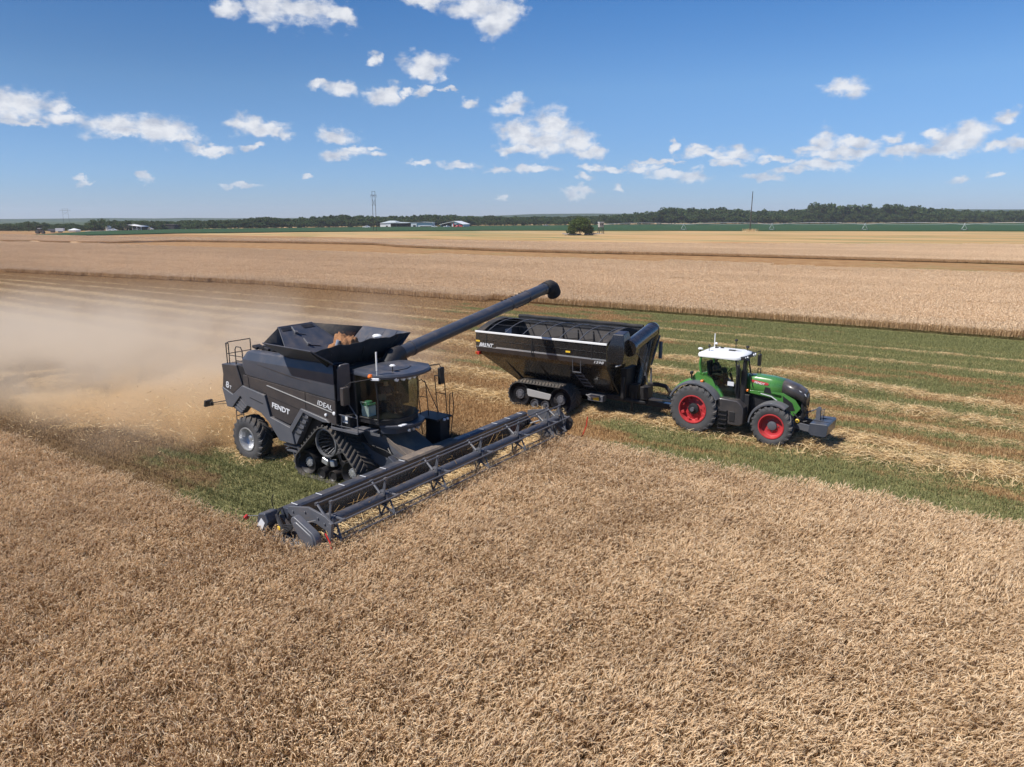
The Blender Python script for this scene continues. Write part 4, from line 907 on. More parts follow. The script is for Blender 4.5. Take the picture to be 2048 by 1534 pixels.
yt = MB(); yt.bar((2.98, -1.30, .72), (3.02, -1.30, .95), .03, 6); yt.build('warning_tab', M['yellow'], comb)
# crawler tracks and rear wheels
def crawler(s):
    y0, y1 = s*1.72, s*.74
    DR, RI, FI = (-.02, 1.46, .56), (-1.17, .50, .45), (1.06, .50, .45)
    circ = [DR, RI, FI, (-.38, .25, .20), (.2, .25, .20)]
    tr = MB(); tr.prism([(-.95, .45), (-.3, .42), (.0, 1.3), (.25, .42), (1.0, .45), (1.0, .62), (.3, .75), (.12, 1.5), (-.12, 1.5), (-.3, .75), (-.95, .62)], s*1.02, s*1.22); t = tr.build('crawler_track', M['black'], comb, bevel=.02)
    belt(t, circ, y0, y1, 40, .062, 3.2, lugw=.42)
    dw = MB(); dw.lathe([(.53, s*.84), (.53, s*.90), (.46, s*.90), (.46, s*.84)], (DR[0], 0, DR[1]), 'y', 40, closed=True); dw.lathe([(.53, s*1.54), (.525, s*1.63), (.48, s*1.64), (.47, s*1.54)], (DR[0], 0, DR[1]), 'y', 40, closed=True)
    for k in range(30):
        a = 2*math.pi*k/30; dw.box((DR[0]+.495*math.cos(a), s*1.22, DR[1]+.495*math.sin(a)), (.05, .68, .02), Matrix.Rotation(-a, 3, 'Y'))
        if k % 2 == 0: dw.bar((DR[0]+.43*math.cos(a), s*1.50, DR[1]+.43*math.sin(a)), (DR[0]+.2*math.cos(a+.25), s*1.12, DR[1]+.2*math.sin(a+.25)), .012, 5)
    dw.lathe([(.24, s*1.0), (.24, s*1.14), (.12, s*1.2), (.01, s*1.2)], (DR[0], 0, DR[1]), 'y', 24); dw.build('drive_wheel', M['cast'], t, smooth=35)
    for (x, z, r) in (RI, FI): roller(t, (x, z), r-.01, s*1.55, s*.84, dish=.16, s=s)
    for x in (-.38, .20): roller(t, (x, .25), .20, s*1.60, s*.9, 'road_wheel', hub=False, dish=.05, s=s)
    gb = MB(); gb.box((-.26, s*1.42, .70), (.34, .22, .24), Matrix.Rotation(.3, 3, 'Y')); gb.box((.10, s*1.42, .68), (.22, .2, .26), Matrix.Rotation(-.2, 3, 'Y')); gb.build('gearbox', M['silver'], t, bevel=.05)
both(crawler)
for s in (-1, 1): tyre_wheel(comb, (-4.50, s*1.36, .83), .90, .45, .62, 20, s, M['silver'], M['silver'], deep=.25, hub_r=.13)
ax = MB(); ax.bar((-4.5, -1.1, .8), (-4.5, 1.1, .8), .14, 10); ax.build('rear_axle', M['black'], comb)
# grain arriving in the tank
def grain():
    bm = bmesh.new(); bmesh.ops.create_icosphere(bm, subdivisions=5, radius=1)
    for v in bm.verts:
        n1 = mnoise.fractal(v.co*2.2+Vector((3, 1, 0)), .6, 2.2, 5); k = 1+.16*n1
        v.co = Vector((v.co.x*.56*k-.60, v.co.y*.72*k+.05, v.co.z*.80*k+4.22+.05*n1))
    rg = random.Random(5)
    for k in range(700):
        a = rg.uniform(0, 6.28); r = abs(rg.gauss(0, .38)); zz = 5.02-.55*r*r+rg.gauss(0, .10)
        p = Vector((-.5+r*math.cos(a)*.9+.25*rg.random(), .1+r*math.sin(a)*1.1, zz)); s = .012
        vs = [bm.verts.new(p+Vector((rg.uniform(-1, 1)*s, rg.uniform(-1, 1)*s, rg.uniform(-1, 1)*s))) for _ in range(3)]; bm.faces.new(vs)
    me = bpy.data.meshes.new('grain'); bm.to_mesh(me); bm.free(); me.polygons.foreach_set('use_smooth', [True]*len(me.polygons))
    m, b = new_mat('wheat_grain'); t = b.n('ShaderNodeTexCoord'); n1 = b.noise(t.outputs['Object'], 9, 6, .75); n2 = b.noise(t.outputs['Object'], 60, 3, .7)
    c = b.mix(n1, rgb(.26, .10, .04), rgb(.42, .21, .10)); c = b.mix(b.m('MULTIPLY', n2, .5), c, rgb(.50, .30, .17)); finish(m, b, c, .8, 0, b.m('ADD', n1, n2), .8, .05, spec=.15)
    me.materials.append(m); o = bpy.data.objects.new('grain', me); col.objects.link(o); o.location = FO; o.rotation_euler = (0, 0, R(HEAD)); o['label'] = 'heap of reddish brown wheat grain pouring into the open tank'; o['category'] = 'grain'; kindof(o, 'stuff')
grain()
gt = MB(); gt.tube([(-.55, -.55, 4.35), (-.42, -.38, 4.92)], [.06, .085], 10); gt.build('filling_auger', M['silver'], comb)

# ------------------------------------------------------------------ the header
head = thing('grain_header', 'wide dark grey cutting header with long reel across the wheat edge', 'header', tuple(fw(3.2, 0, 0)), R(HEAD))
HX = 3.2
def hx(x): return x-HX
HW = 6.25
bm_ = MB(); bm_.prism([(hx(3.16), 1.02), (hx(3.10), 1.30), (hx(3.16), 1.36), (hx(3.40), 1.36), (hx(3.46), 1.30), (hx(3.42), 1.02)], -HW+.15, HW-.15); beam = bm_.build('top_beam', M['paint'], head, bevel=.012)
jt = MB()
for k in range(14):
    y = -5.75+k*11.5/13
    if abs(y) > .9: jt.ext(hx(3.16), hx(3.42), y-.011, y+.011, 1.357, 1.370)
jt.islands('beam_joint', M['decal'], beam)
cv = MB(); cv.prism([(hx(3.08), 1.374), (hx(3.46), 1.374), (hx(3.50), 1.34), (hx(3.44), 1.40), (hx(3.1), 1.40)], -1.25, 1.45); cv.build('beam_cover', M['deck'], head)
bl = MB(); bl.prism([(hx(3.40), 1.03), (hx(3.44), 1.03), (hx(3.62), .30), (hx(3.58), .30)], -HW+.1, HW-.1); bl.prism([(hx(3.58), .30), (hx(3.6), .34), (hx(5.05), .16), (hx(5.05), .12)], -HW+.1, HW-.1)
for k in range(19): 
    y = -5.9+k*.655; bl.ext(hx(3.16), hx(3.4), y-.03, y+.03, .3, 1.03)
bl.ext(hx(3.16), hx(3.42), -HW+.1, HW-.1, .22, .36); bl.build('back_sheet', M['blackpaint'], head, smooth=0)
dr = MB()
for s in (-1, 1): dr.prism([(hx(3.66), .345), (hx(3.66), .36), (hx(4.95), .195), (hx(4.95), .175)], s*.9, s*6.0)
dr.build('draper_belt', M['fabric'], head)
kn = MB(); kn.prism([(hx(5.0), .11), (hx(5.0), .17), (hx(5.2), .13)], -HW+.1, HW-.1)
for k in range(160): y = -6.1+k*12.2/159; kn.prism([(y-.02, hx(5.12)), (y+.02, hx(5.12)), (y, hx(5.32))], .115, .14, 'xy') if False else kn.add([(hx(5.12), y-.02, .13), (hx(5.12), y+.02, .13), (hx(5.34), y, .12)], [(0, 1, 2)])
kn.build('cutter_bar', M['steel'], head, smooth=0)
rbk = Ribbons(); rgk = np.random.default_rng(77); nk = 5200; yk = np.concatenate([rgk.uniform(-6, 6, nk//2), rgk.uniform(.2, 6, nk-nk//2)]); xk = rgk.uniform(3.72, 5.0, nk)
ak = rgk.normal(.2, .9, nk); lk = rgk.uniform(.12, .34, nk)[:, None]; dk_ = np.stack([np.cos(ak), np.sin(ak), rgk.normal(.0, .22, nk)], 1); ck = np.stack([xk-HX, yk, .36-(xk-3.66)*.13+rgk.uniform(.0, .22, nk)], 1)
rbk.strip(np.stack([ck-dk_*lk, ck+rgk.normal(0, .02, (nk, 3)), ck+dk_*lk], 1), np.repeat(np.array([[.005, .009, .006]]), nk, 0), unit(np.cross(dk_, rgk.normal(size=(nk, 3)))), rgk.uniform(.35, 1, nk))
o_ = bpy.data.objects.new('cut_wheat', rbk.mesh('cut_wheat', M['straw'])); col.objects.link(o_); o_.location = tuple(fw(3.2, 0, 0)); o_.rotation_euler = (0, 0, R(HEAD)); kindof(o_, 'stuff')
# reel
RX, RZ, RR = hx(4.92), 1.30, .60
rl_ = MB(); rl_.bar((RX, -6.0, RZ), (RX, 6.0, RZ), .155, 24)
for y in (-3.9, -1.55, .75, 3.05, 5.1):
    rl_.bar((RX, y-.05, RZ), (RX, y+.05, RZ), .17, 24)
reel = rl_.build('reel', M['paint'], head)
spys = (-5.95, -3.9, -1.55, .75, 3.05, 5.1, 5.98)
for y in spys:
    s_ = MB()
    for k in range(6):
        a = R(18+60*k); p = Vector((RX+RR*math.cos(a), y, RZ+RR*math.sin(a)))
        for da in (-.38, .38): s_.bar((RX+.16*math.cos(a+da*1.9), y+da*.25, RZ+.16*math.sin(a+da*1.9)), tuple(p), .032, 5)
        s_.box(tuple(p), (.07, .10, .07))
    s_.lathe([(.16, -.06), (.23, -.05), (.23, .05), (.16, .06)], (RX, y, RZ), 'y', 16)
    for k in range(10): s_.cyl((RX+.20*math.cos(k*.628), y, RZ+.20*math.sin(k*.628)), .018, -.075, .075, 'y', 6)
    s_.build('reel_spider', M['steel'], reel)
rg = random.Random(8)
for k in range(6):
    a = R(18+60*k); bx, bz = RX+RR*math.cos(a), RZ+RR*math.sin(a); bt = MB(); bt.bar((bx, -6.0, bz), (bx, 6.0, bz), .028, 6)
    for j in range(78):
        y = -5.95+j*11.9/77; bt.add([(bx-.006, y, bz), (bx+.006, y, bz), (bx-.07, y+.01, bz-.22)], [(0, 1, 2)]); bt.add([(bx, y-.005, bz), (bx, y+.005, bz), (bx-.07, y+.004, bz-.22)], [(0, 1, 2)])
    bt.build('reel_bat', M['steel'], reel)
# reel arms and end assemblies
def end(s):
    y = s*6.22
    arm = MB(); arm.prism([(hx(3.45), 1.30), (hx(3.5), 1.46), (hx(4.3), 1.62), (hx(4.95), 1.52), (hx(5.25), 1.36), (hx(5.1), 1.08), (hx(4.6), 1.22), (hx(3.6), 1.2)], s*6.06, s*6.13)
    for (x, z) in ((3.7, 1.36), (4.2, 1.46), (4.7, 1.40), (4.95, 1.3), (5.1, 1.25)): arm.cyl((hx(x), 0, z), .035, s*6.13, s*6.16, 'y', 8)
    arm.box((hx(5.15), s*6.14, .95), (.12, .10, .9), Matrix.Rotation(.15, 3, 'Y')); arm.build('reel_arm', M['steel'], head, bevel=.01)
    hy = MB(); hy.bar((hx(3.6), s*6.1, .9), (hx(4.6), s*6.1, 1.32), .035, 8); hy.bar((hx(4.1), s*6.1, 1.1), (hx(4.6), s*6.1, 1.32), .02, 8); hy.build('lift_cylinder', M['silver'], head)
    sh = MB(); sh.prism([(hx(2.75), .35), (hx(2.72), .85), (hx(2.85), 1.12), (hx(3.3), 1.2), (hx(3.6), .95), (hx(5.3), .35), (hx(5.3), .12), (hx(3.2), .12)], s*6.15, s*6.26); sh.build('end_plate', M['panel'], head, bevel=.015)
    dv = MB(); secs = []
    for (x, z0, z1, wy) in ((2.55, .35, .60, .12), (2.75, .2, .74, .2), (3.4, .14, .78, .23), (4.2, .12, .56, .22), (5.0, .12, .36, .16), (5.9, .14, .22, .05)):
        secs.append([(hx(x), s*6.27, z0), (hx(x), s*(6.27+wy), z0+.03), (hx(x), s*(6.27+wy), z0+(z1-z0)*.6), (hx(x), s*(6.27+wy*.4), z1), (hx(x), s*6.27, z1)])
    dv.loft(secs, close=True); dv.build('crop_divider', M['steel'] if s < 0 else M['panel'], head, bevel=.015, smooth=25)
    if s < 0:
        td = MB(); c0, r0, c1, r1 = (hx(4.80), .94), .29, (hx(4.26), 1.36), .13
        pts = hull([(round(c[0]+r*math.cos(k*math.pi/18), 4), round(c[1]+r*math.sin(k*math.pi/18), 4)) for c, r in ((c0, r0), (c1, r1)) for k in range(36)])
        td.prism(pts, -6.36, -6.58); td.prism([((x-c0[0])*.8+c0[0], (z-c0[1])*.8+c0[1]) for x, z in pts], -6.56, -6.62); tdo = td.build('drive_guard', M['steel'], head, bevel=.03)
        q = MB(); q.tube([(c0[0]+.14*math.cos(t), -6.63, c0[1]-.08+.12*math.sin(t)) for t in (-1.2, -.8, -.4, 0, .4)], .018, 5); q.build('guard_slot', M['black'], tdo)
        bd = MB(); bd.prism([(hx(2.62), .95), (hx(2.72), 1.22), (hx(3.0), 1.28), (hx(3.12), 1.02), (hx(2.95), .55), (hx(2.6), .5)], -6.55, -6.1); bd.build('end_cap', M['paint'], head, bevel=.04)
        bd = MB(); bd.plate([(hx(2.66), -6.56, .86), (hx(2.86), -6.56, 1.12), (hx(3.0), -6.56, 1.0), (hx(2.84), -6.56, .72)], .01); bd.build('reflector_plate', M['decal'], head)
        vv = MB(); vv.box((hx(3.45), -6.42, .92), (.12, .08, .10)); vv.build('valve_block', M['yellow'], head, bevel=.01)
        ho = MB()
        for k in range(5): ho.tube([(hx(3.2), -6.1-.03*k, 1.36), (hx(3.35), -6.4, 1.30-.05*k), (hx(3.6), -6.45, 1.05-.06*k), (hx(3.9), -6.35, 1.1-.03*k)], .02, 6)
        ho.tube([(hx(3.3), -6.4, .72), (hx(3.8), -6.42, .75), (hx(4.1), -6.42, .5)], .025, 6); ho.build('hydraulic_hose', M['black'], head)
        rf_ = MB(); rf_.bar((hx(2.85), -6.45, 1.15), (hx(2.42), -6.66, 1.12), .014, 6); rfo = rf_.build('marker_arm', M['steel'], head); rf_ = MB(); rf_.box((hx(2.38), -6.69, 1.08), (.08, .13, .12), Matrix.Rotation(.5, 3, 'X')); rf_.build('marker_lamp', M['redlens'], rfo, bevel=.02)
        rf_ = MB(); rf_.tube([(hx(2.95), -6.2, 1.3), (hx(2.92), -6.22, 1.55), (hx(2.98), -6.2, 1.72)], .014, 6); rf_.build('level_rod', M['black'], head)
    else:
        pn = MB(); pn.prism([(hx(4.3), .45), (hx(4.5), 1.5), (hx(5.05), 1.72), (hx(5.35), 1.45), (hx(5.25), .4)], s*6.02, s*6.05); pn.build('end_shield', M['steel'], head, bevel=.01)
        cn = MB(); cn.lathe([(.01, .0), (.30, .02), (.24, .22), (.10, .42), (.01, .46)], (hx(5.25), 6.14, 1.15), 'y', 20); cn.build('drive_cone', M['panel'], head)
    rd = MB(); rd.tube([(hx(5.25), s*6.3, .70), (hx(5.55), s*6.42, .52), (hx(5.8), s*6.55, .62), (hx(5.95), s*6.6, 1.05), (hx(5.98), s*6.62, 1.42)] if s > 0 else [(hx(5.15), s*6.3, 1.15), (hx(5.3), s*6.3, .95), (hx(5.38), s*6.32, .70), (hx(5.36), s*6.34, .42)], .02, 6); rd.build('divider_rod', M['redrod'], head)
for s in (-1, 1): end(s)
# cut straw lying on the beam and reel
tw = MB(); rg = random.Random(3)
for k in range(60):
    y = rg.uniform(-6, 6); x = rg.choice((rg.uniform(hx(3.5), hx(4.4)), rg.uniform(hx(4.7), hx(5.2)))); z = 1.0 if x < hx(4.45) else 1.51; a = rg.uniform(0, 3.14); l = rg.uniform(.1, .35)
    tw.bar((x-l*math.cos(a)*.5, y-l*math.sin(a), z+rg.uniform(-.3, .0) if x < hx(4.45) else z), (x+l*math.cos(a)*.5, y+l*math.sin(a), z+rg.uniform(-.2, .3)), .006, 4)
o_ = tw.build('loose_straw', M['straw'], None, smooth=0); o_.location = tuple(fw(3.2, 0, 0)); o_.rotation_euler = (0, 0, R(HEAD)); kindof(o_, 'stuff')
# ------------------------------------------------------------------ the grain cart
KO = Vector((1.2345, 36.154, 0)); KX = Vector((FX.x, FX.y, 0))
cart = thing('grain_cart', 'black tracked grain cart with open bowed top and folded auger behind the tractor', 'grain cart', tuple(KO), R(HEAD))
XR, XF, YN, YF = -2.42, 4.90, -1.87, 2.07
def rect(x0, x1, y0, y1, z): return [(x0, y0, z), (x1, y0, z), (x1, y1, z), (x0, y1, z)]
sh = MB(); sh.loft([rect(XR, XF, YN, YF, 3.60), rect(XR, XF, YN, YF, 2.87)], close=True, caps=False); sh.build('side_wall', M['blackpaint'], cart, smooth=0)
hp = MB(); hp.loft([rect(XR+.03, XF-.02, YN+.06, YF-.06, 2.62), rect(XR+.25, XF-.05, YN+.2, YF-.2, 2.42), rect(-.85, XF-.15, -.50, .70, 1.08), rect(-.80, XF-.2, -.35, .55, .92)], close=True, caps=False); hp.build('hopper', M['blackpaint'], cart, smooth=0)
st_ = MB(); st_.loft([rect(XR, XF, YN, YF, 2.87), rect(XR-.012, XF+.012, YN-.015, YF+.015, 2.85), rect(XR+.03, XF-.02, YN+.06, YF-.06, 2.62)], close=True, caps=False); st_.build('fold_band', M['panel'], cart, smooth=0)
ss_ = MB(); ss_.prism([(-1.22, 2.855), (-1.14, 2.93), (XF, 2.93), (XF, 2.865), (-1.2, 2.845)], YN-.022, YN-.016); ss_.build('side_stripe', M['silver'], cart)
inn = MB(); inn.loft([rect(XR+.04, XF-.04, YN+.04, YF-.04, 3.58), rect(XR+.05, XF-.05, YN+.05, YF-.05, 2.7), rect(-.8, XF-.2, -.45, .65, 1.2)], close=True, caps=False); inn.ext(-.8, XF-.2, -.45, .65, 1.15, 1.2); inn.build('hopper_inside', M['inner'], cart, smooth=0)
for k, x in enumerate((.4, 1.3, 2.2, 3.1, 4.0)):
    ib = MB(); ib.bar((x, YF-.06, 3.5), (x+.12, YF-.20, 2.3), .03, 5); ib.bar((x, YN+.06, 3.45), (x, YF-.06, 3.05), .022, 5); ib.build('inside_brace', M['black'], cart)
ib = MB(); ib.bar((1.2, .1, 1.2), (1.2, .1, 3.2), .03, 6); ib.bar((XR+.1, .1, 3.0), (XF-.1, .1, 3.0), .022, 5); ib.build('inside_post', M['black'], cart)
wp_ = MB(); wp_.box((XR+.09, .9, 3.25), (.01, .62, .32)); wp_.build('inspection_window', M['decal'], cart)
tr_ = MB(); tr_.ext(XR-.02, XF+.02, YN-.04, YN+.05, 3.57, 3.66); tr_.build('top_rail', M['white'], cart, bevel=.012)
tr_ = MB(); tr_.ext(XR-.02, XF+.02, YF-.05, YF+.04, 3.57, 3.66); tr_.ext(XR-.02, XR+.06, YN, YF, 3.56, 3.65); tr_.ext(XF-.06, XF+.02, YN, YF, 3.56, 3.65); tr_.build('top_frame', M['black'], cart)
rt = MB(); rt.tube([(XR, YF+.05, 3.94)]+[(XR+k*.6, YF+.05+.01*math.sin(k), 3.95+.015*math.sin(k*2.1)) for k in range(1, 12)]+[(XF, YF+.05, 3.94)], .10, 10)
for k in range(8): rt.bar((XR+.1+k*1.03, YF, 3.6), (XR+.1+k*1.03, YF+.05, 3.9), .03, 5)
rt.ext(XR, XF, YF-.02, YF+.02, 3.64, 3.9); rt.build('rolled_tarp', M['fabric'], cart)
def arch(x, n=13, rise=.44, y0=YN, y1=YF): return [(x, y0+(y1-y0)*k/(n-1), 3.62+rise*(1-(2*k/(n-1)-1)**2)) for k in range(n)]
for k in range(7):
    q = MB(); x = -1.72+k*1.03; q.tube(arch(x), .026, 6); q.build('roof_bow', M['steel'], cart)
q = MB()
for u in (.2, .4, .6, .8):
    y = YN+(YF-YN)*u; z = 3.635+.44*(1-(2*u-1)**2); q.bar((XR+.3, y, z), (XF-.3, y, z), .006, 4)
q.build('roof_cable', M['steel'], cart)
q = MB(); q.loft([arch(XR), arch(XR+.06, rise=.50), arch(XR+.42, rise=.46)]); q.loft([[(x, y, 3.6) for x, y, z in arch(XR)], arch(XR)]); q.build('rear_tarp_cap', M['fabric'], cart, smooth=50)
q = MB(); q.loft([arch(XF), arch(XF-.04, rise=.50), arch(XF-.30, rise=.46)]); q.loft([[(x, y, 3.6) for x, y, z in arch(XF)], arch(XF)]); q.build('front_tarp_cap', M['fabric'], cart, smooth=50)
q = MB(); q.bar((XR, YN-.012, 3.22), (XF, YN-.012, 3.22), .012, 5)
for x in (-1.75, .95, 4.18): q.ext(x-.02, x+.02, YN-.025, YN, 2.9, 3.56)
q.ext(.90, .94, YN-.03, YN, 2.65, 3.3); q.ext(1.0, 1.04, YN-.03, YN, 2.65, 3.3); q.build('side_rib', M['black'], cart)
for x, z in ((-2.28, 3.14), (2.92, 3.10)):
    q = MB(); q.ext(x-.12, x+.12, YN-.018, YN-.002, z-.04, z+.04); q.build('side_reflector', M['yellow'], cart)
letters('lettering', 'BRENT', (-2.20, YN-.018, 2.875), (1, 0, 0), (0, 0, 1), .19, .88, M['decal'], cart, bold=.03, shear=.35)
letters('lettering', '1398', (4.28, YN-.006, 2.70), (1, 0, 0), (0, -.25, 1), .13, .52, M['decal'], cart, bold=.03, shear=.3)
q = MB(); q.box((XR+.12, YN+.12, 2.50), (.16, .26, .16)); q.build('tail_lamp', M['redlens'], cart, bevel=.02); q = MB(); q.box((XR+.02, YN+.02, 2.52), (.06, .14, .14)); q.build('tail_lamp', M['amber'], cart, bevel=.02)
for x, x2 in ((-.95, -.35), (1.1, 1.45), (3.6, 3.75), (4.85, 4.95)):
    q = MB(); q.tube([(x, YN+.20, 2.50), ((x+x2)/2, -1.1, 1.76), (x2, -.48, 1.02)], .045, 5); q.build('hopper_rib', M['black'], cart)
ld = MB()
for dx in (0, .42): ld.bar((3.18+dx, YN-.02, 2.75), (3.18+dx, YN+.02, 2.2), .018, 5); ld.bar((3.18+dx, YN+.02, 2.2), (3.55+dx, -1.35, 1.45), .018, 5)
for k in range(5): t = k/4; ld.box((3.20+.37*t+.21, YN+.02+.48*t, 2.18-.72*t), (.44, .10, .035))
ld.build('ladder', M['steel'], cart)
# frame, tongue, tracks
fr = MB(); fr.ext(-.7, 5.2, -.62, -.46, .78, 1.02); fr.ext(-.7, 5.2, .66, .82, .78, 1.02); fr.ext(1.0, 1.4, -1.3, 1.5, .72, .98); fr.prism([(4.6, .62), (4.6, .95), (7.75, .80), (7.75, .58)], -.14, .14)
fr.tube([(4.7, -.6, .85), (6.2, -.16, .74)], .10, 6); fr.tube([(4.7, .75, .85), (6.2, .16, .74)], .10, 6); fr.build('chassis', M['black'], cart, bevel=.015)
tg = MB(); tg.ext(5.9, 7.9, -.13, .13, .815, .835); tg.bar((6.4, -.10, .98), (7.9, -.06, .98), .04, 6); tg.bar((6.3, .08, .93), (7.7, .1, .93), .03, 6); tg.bar((6.1, -.1, .90), (6.9, -.05, .92), .05, 6); tg.build('drive_shaft', M['silver'], cart)
jk = MB(); jk.ext(5.35, 5.75, -.28, .12, .85, 1.55); jk.bar((5.55, -.35, .3), (5.55, -.35, 1.2), .06, 8); jk.ext(5.9, 6.3, -.3, .3, .9, 1.5); jk.ext(5.0, 5.3, -.5, .7, .9, 2.3); jk.ext(5.25, 5.4, -1.0, -.85, 1.0, 2.0); jk.build('gearbox_housing', M['black'], cart, bevel=.02)
tb = MB(); tb.ext(3.55, 4.35, -1.02, -.62, .68, .98); tbo = tb.build('valve_box', M['steel'], cart, bevel=.02); q = MB(); q.ext(3.85, 4.15, -1.03, -1.02, .74, .90); q.build('warning_label', M['yellow'], tbo)
q = MB()
for k in range(5): q.bar((3.45+.06*k, -1.0-.02*k, .95), (3.75+.1*k, -1.05, .8+.03*k), .025, 5)
q.build('valve_lever', M['silver'], tbo)
ho = MB(); ho.tube([(6.1, .2, 1.55), (6.6, .15, 1.62), (7.0, .1, 1.58), (7.25, .05, 1.35)], .10, 6); ho.tube([(7.25, .05, 1.4), (7.45, .0, 1.2), (7.35, 0, 1.0), (7.15, .0, 1.1), (7.25, 0, 1.35)], .03, 6); ho.tube([(7.35, .05, 1.3), (7.9, .05, .95), (8.15, .05, 1.1)], .03, 6); ho.build('hose_carrier', M['black'], cart)
# folding auger
sp = MB(); cx, cy = 5.62, -1.95
sp.loft([[(cx-.24, cy-.30, 4.18), (cx+.26, cy-.30, 4.20), (cx+.26, cy+.25, 4.30), (cx-.20, cy+.25, 4.28)], [(cx-.34, cy-.42, 3.75), (cx+.36, cy-.42, 3.78), (cx+.36, cy+.35, 3.9), (cx-.30, cy+.35, 3.9)], [(cx-.46, cy-.46, 3.42), (cx+.40, cy-.46, 3.42), (cx+.40, cy+.38, 3.5), (cx-.40, cy+.38, 3.5)], [(cx-.42, cy-.42, 2.90), (cx+.30, cy-.42, 2.88), (cx+.30, cy+.30, 2.95), (cx-.38, cy+.30, 2.95)]], close=True)
sp.build('spout', M['blackpaint'], cart, bevel=.03, smooth=50)
ta = MB(); t0, t1 = Vector((5.95, -1.72, 3.58)), Vector((5.80, 1.15, 4.02)); ta.tube([t0, t1], .34, 20); ta.tube([t1-(t1-t0)*.03, t1+Vector((0, .12, .02))], [.36, .30], 20); ta.bar(t0-(t1-t0)*.06, t0+(t1-t0)*.02, .39, 20); ta.build('upper_auger', M['blackpaint'], cart, smooth=40)
ta = MB(); ta.tube([(5.80, 1.18, 3.95), (5.62, .95, 2.9), (5.40, .55, 1.0)], .33, 18); ta.build('lower_auger', M['blackpaint'], cart)
ta = MB()
for (a_, b_, r_) in (((5.98, .6, 3.6), (5.85, .35, 1.9), .035), ((6.05, 1.45, 3.7), (5.85, 1.0, 2.3), .05), ((6.1, .25, 3.3), (5.95, .15, 2.3), .025), ((5.9, .9, 2.2), (6.0, .75, 1.5), .04), ((6.1, 1.5, 3.4), (6.15, 1.35, 2.6), .09)): ta.bar(a_, b_, r_, 8)
ta.tube([(6.0, -1.0, 3.2), (6.05, -.2, 2.6), (6.0, .2, 1.8), (6.2, .2, 1.3)], .03, 6); ta.build('auger_cylinder', M['steel'], cart)
lp = MB(); lp.tube([(5.25, -1.6, 2.75), (5.45, -1.7, 2.80), (5.7, -1.6, 3.0), (5.5, -1.6, 2.7), (5.25, -1.6, 2.6)], .03, 6); lp.build('auger_latch', M['silver'], cart)
def cart_track(yo, yi, s):
    c = [(.08, .64, .60), (2.42, .64, .60), (.95, .27, .22), (1.55, .27, .22)]
    bm0 = MB(); bm0.prism([(.1, .5), (.5, .78), (1.95, .74), (2.4, .5), (2.3, .42), (1.6, .5), (.9, .5), (.2, .42)], min(yo, yi)+.12 if s > 0 else yo+.14, (yo-.14) if s > 0 else yi-.12); t = bm0.build('crawler_track', M['black'], cart, bevel=.02)
    belt(t, c, yo, yi-s*.06, 46, .05, 3.0, lugw=.40)
    for x in (.08, 2.42): roller(t, (x, .64), .59, yo-s*.03, yi+s*.05, dish=.12, s=s, mat='matte')
    for x in (.95, 1.55): roller(t, (x, .27), .22, yo-s*.05, yi+s*.1, 'road_wheel', dish=.05, s=s, mat='steel')
    g_ = MB(); y = yo-s*.02; g_.prism([(.52, .98), (.55, .72), (.62, .62), (1.80, .58), (1.86, .66), (1.92, .86)], y, y-s*.06); g_.build('guard_plate', M['guard'], t, bevel=.01)
cart_track(-1.70, -.82, -1); cart_track(1.94, 1.06, 1)

# ------------------------------------------------------------------ the tractor
TO = Vector((8.6357, 31.192, 0))
trac = thing('tractor', 'green tractor with white cab roof and red wheel rims pulling the grain cart', 'tractor', tuple(TO), R(HEAD-2.0))
for s in (-1, 1):
    tyre_wheel(trac, (-.06, s*1.0, 1.07), 1.07, .60, .70, 22, s, M['red'], M['black'], deep=.52, hub_r=.24)
    tyre_wheel(trac, (3.30, s*1.02, .85), .85, .50, .60, 20, s, M['red'], M['steel'], deep=.30, hub_r=.19)
for s in (-1, 1):          # notched rear disc
    q = MB()
    for k in range(8):
        a = 2*math.pi*(k+.5)/8; q.box((-.06+.50*math.cos(a), s*1.20, 1.07+.50*math.sin(a)), (.14, .10, .13), Matrix.Rotation(-a, 3, 'Y'))
    q.build('rim_bracket', M['red'], trac, bevel=.015)
    q = MB(); q.bar((-.06, s*1.2, 1.07), (-.06, s*1.38, 1.07), .09, 10); q.build('axle_end', M['steel'], trac)
ch = MB(); ch.ext(-.7, 3.6, -.34, .34, .62, 1.30); ch.ext(-.35, .3, -.9, .9, .8, 1.35); ch.ext(3.05, 3.55, -.85, .85, .66, 1.0); ch.ext(3.6, 4.2, -.3, .3, .6, 1.2); ch.build('chassis', M['black'], trac, bevel=.03)
# bonnet
prof = [(1.72, .45, 2.62), (2.3, .46, 2.66), (2.9, .455, 2.64), (3.40, .44, 2.57), (3.95, .40, 2.40), (4.22, .34, 2.25), (4.34, .26, 2.12)]
def bsec(x, w, zt, zb): return [(x, -w, zb), (x, -w*1.02, zb+(zt-zb)*.5), (x, -w, zt-.14), (x, -w*.84, zt-.03), (x, -w*.45, zt+.015), (x, 0, zt+.025), (x, w*.45, zt+.015), (x, w*.84, zt-.03), (x, w, zt-.14), (x, w*1.02, zb+(zt-zb)*.5), (x, w, zb)]
bn = MB(); bn.loft([bsec(x, w, zt, 1.98-.14*(x-1.72)) for x, w, zt in prof[:4]]); bn.build('bonnet', M['green'], trac, smooth=40, solid=.02)
nm = MB(); nm.loft([bsec(x, w+.006, zt+.006, (2.12, 1.95, 1.80, 1.62)[i]) for i, (x, w, zt) in enumerate(prof[3:])]); nm.loft([[(x, y, z) for x, y, z in bsec(4.34, .26, 2.12, 1.62)], [(4.30, y*.9, z*.5+.62) for x, y, z in bsec(4.3, .26, 1.95, 1.2)]]); nm.build('nose', M['panel'], trac, smooth=40, solid=.02)
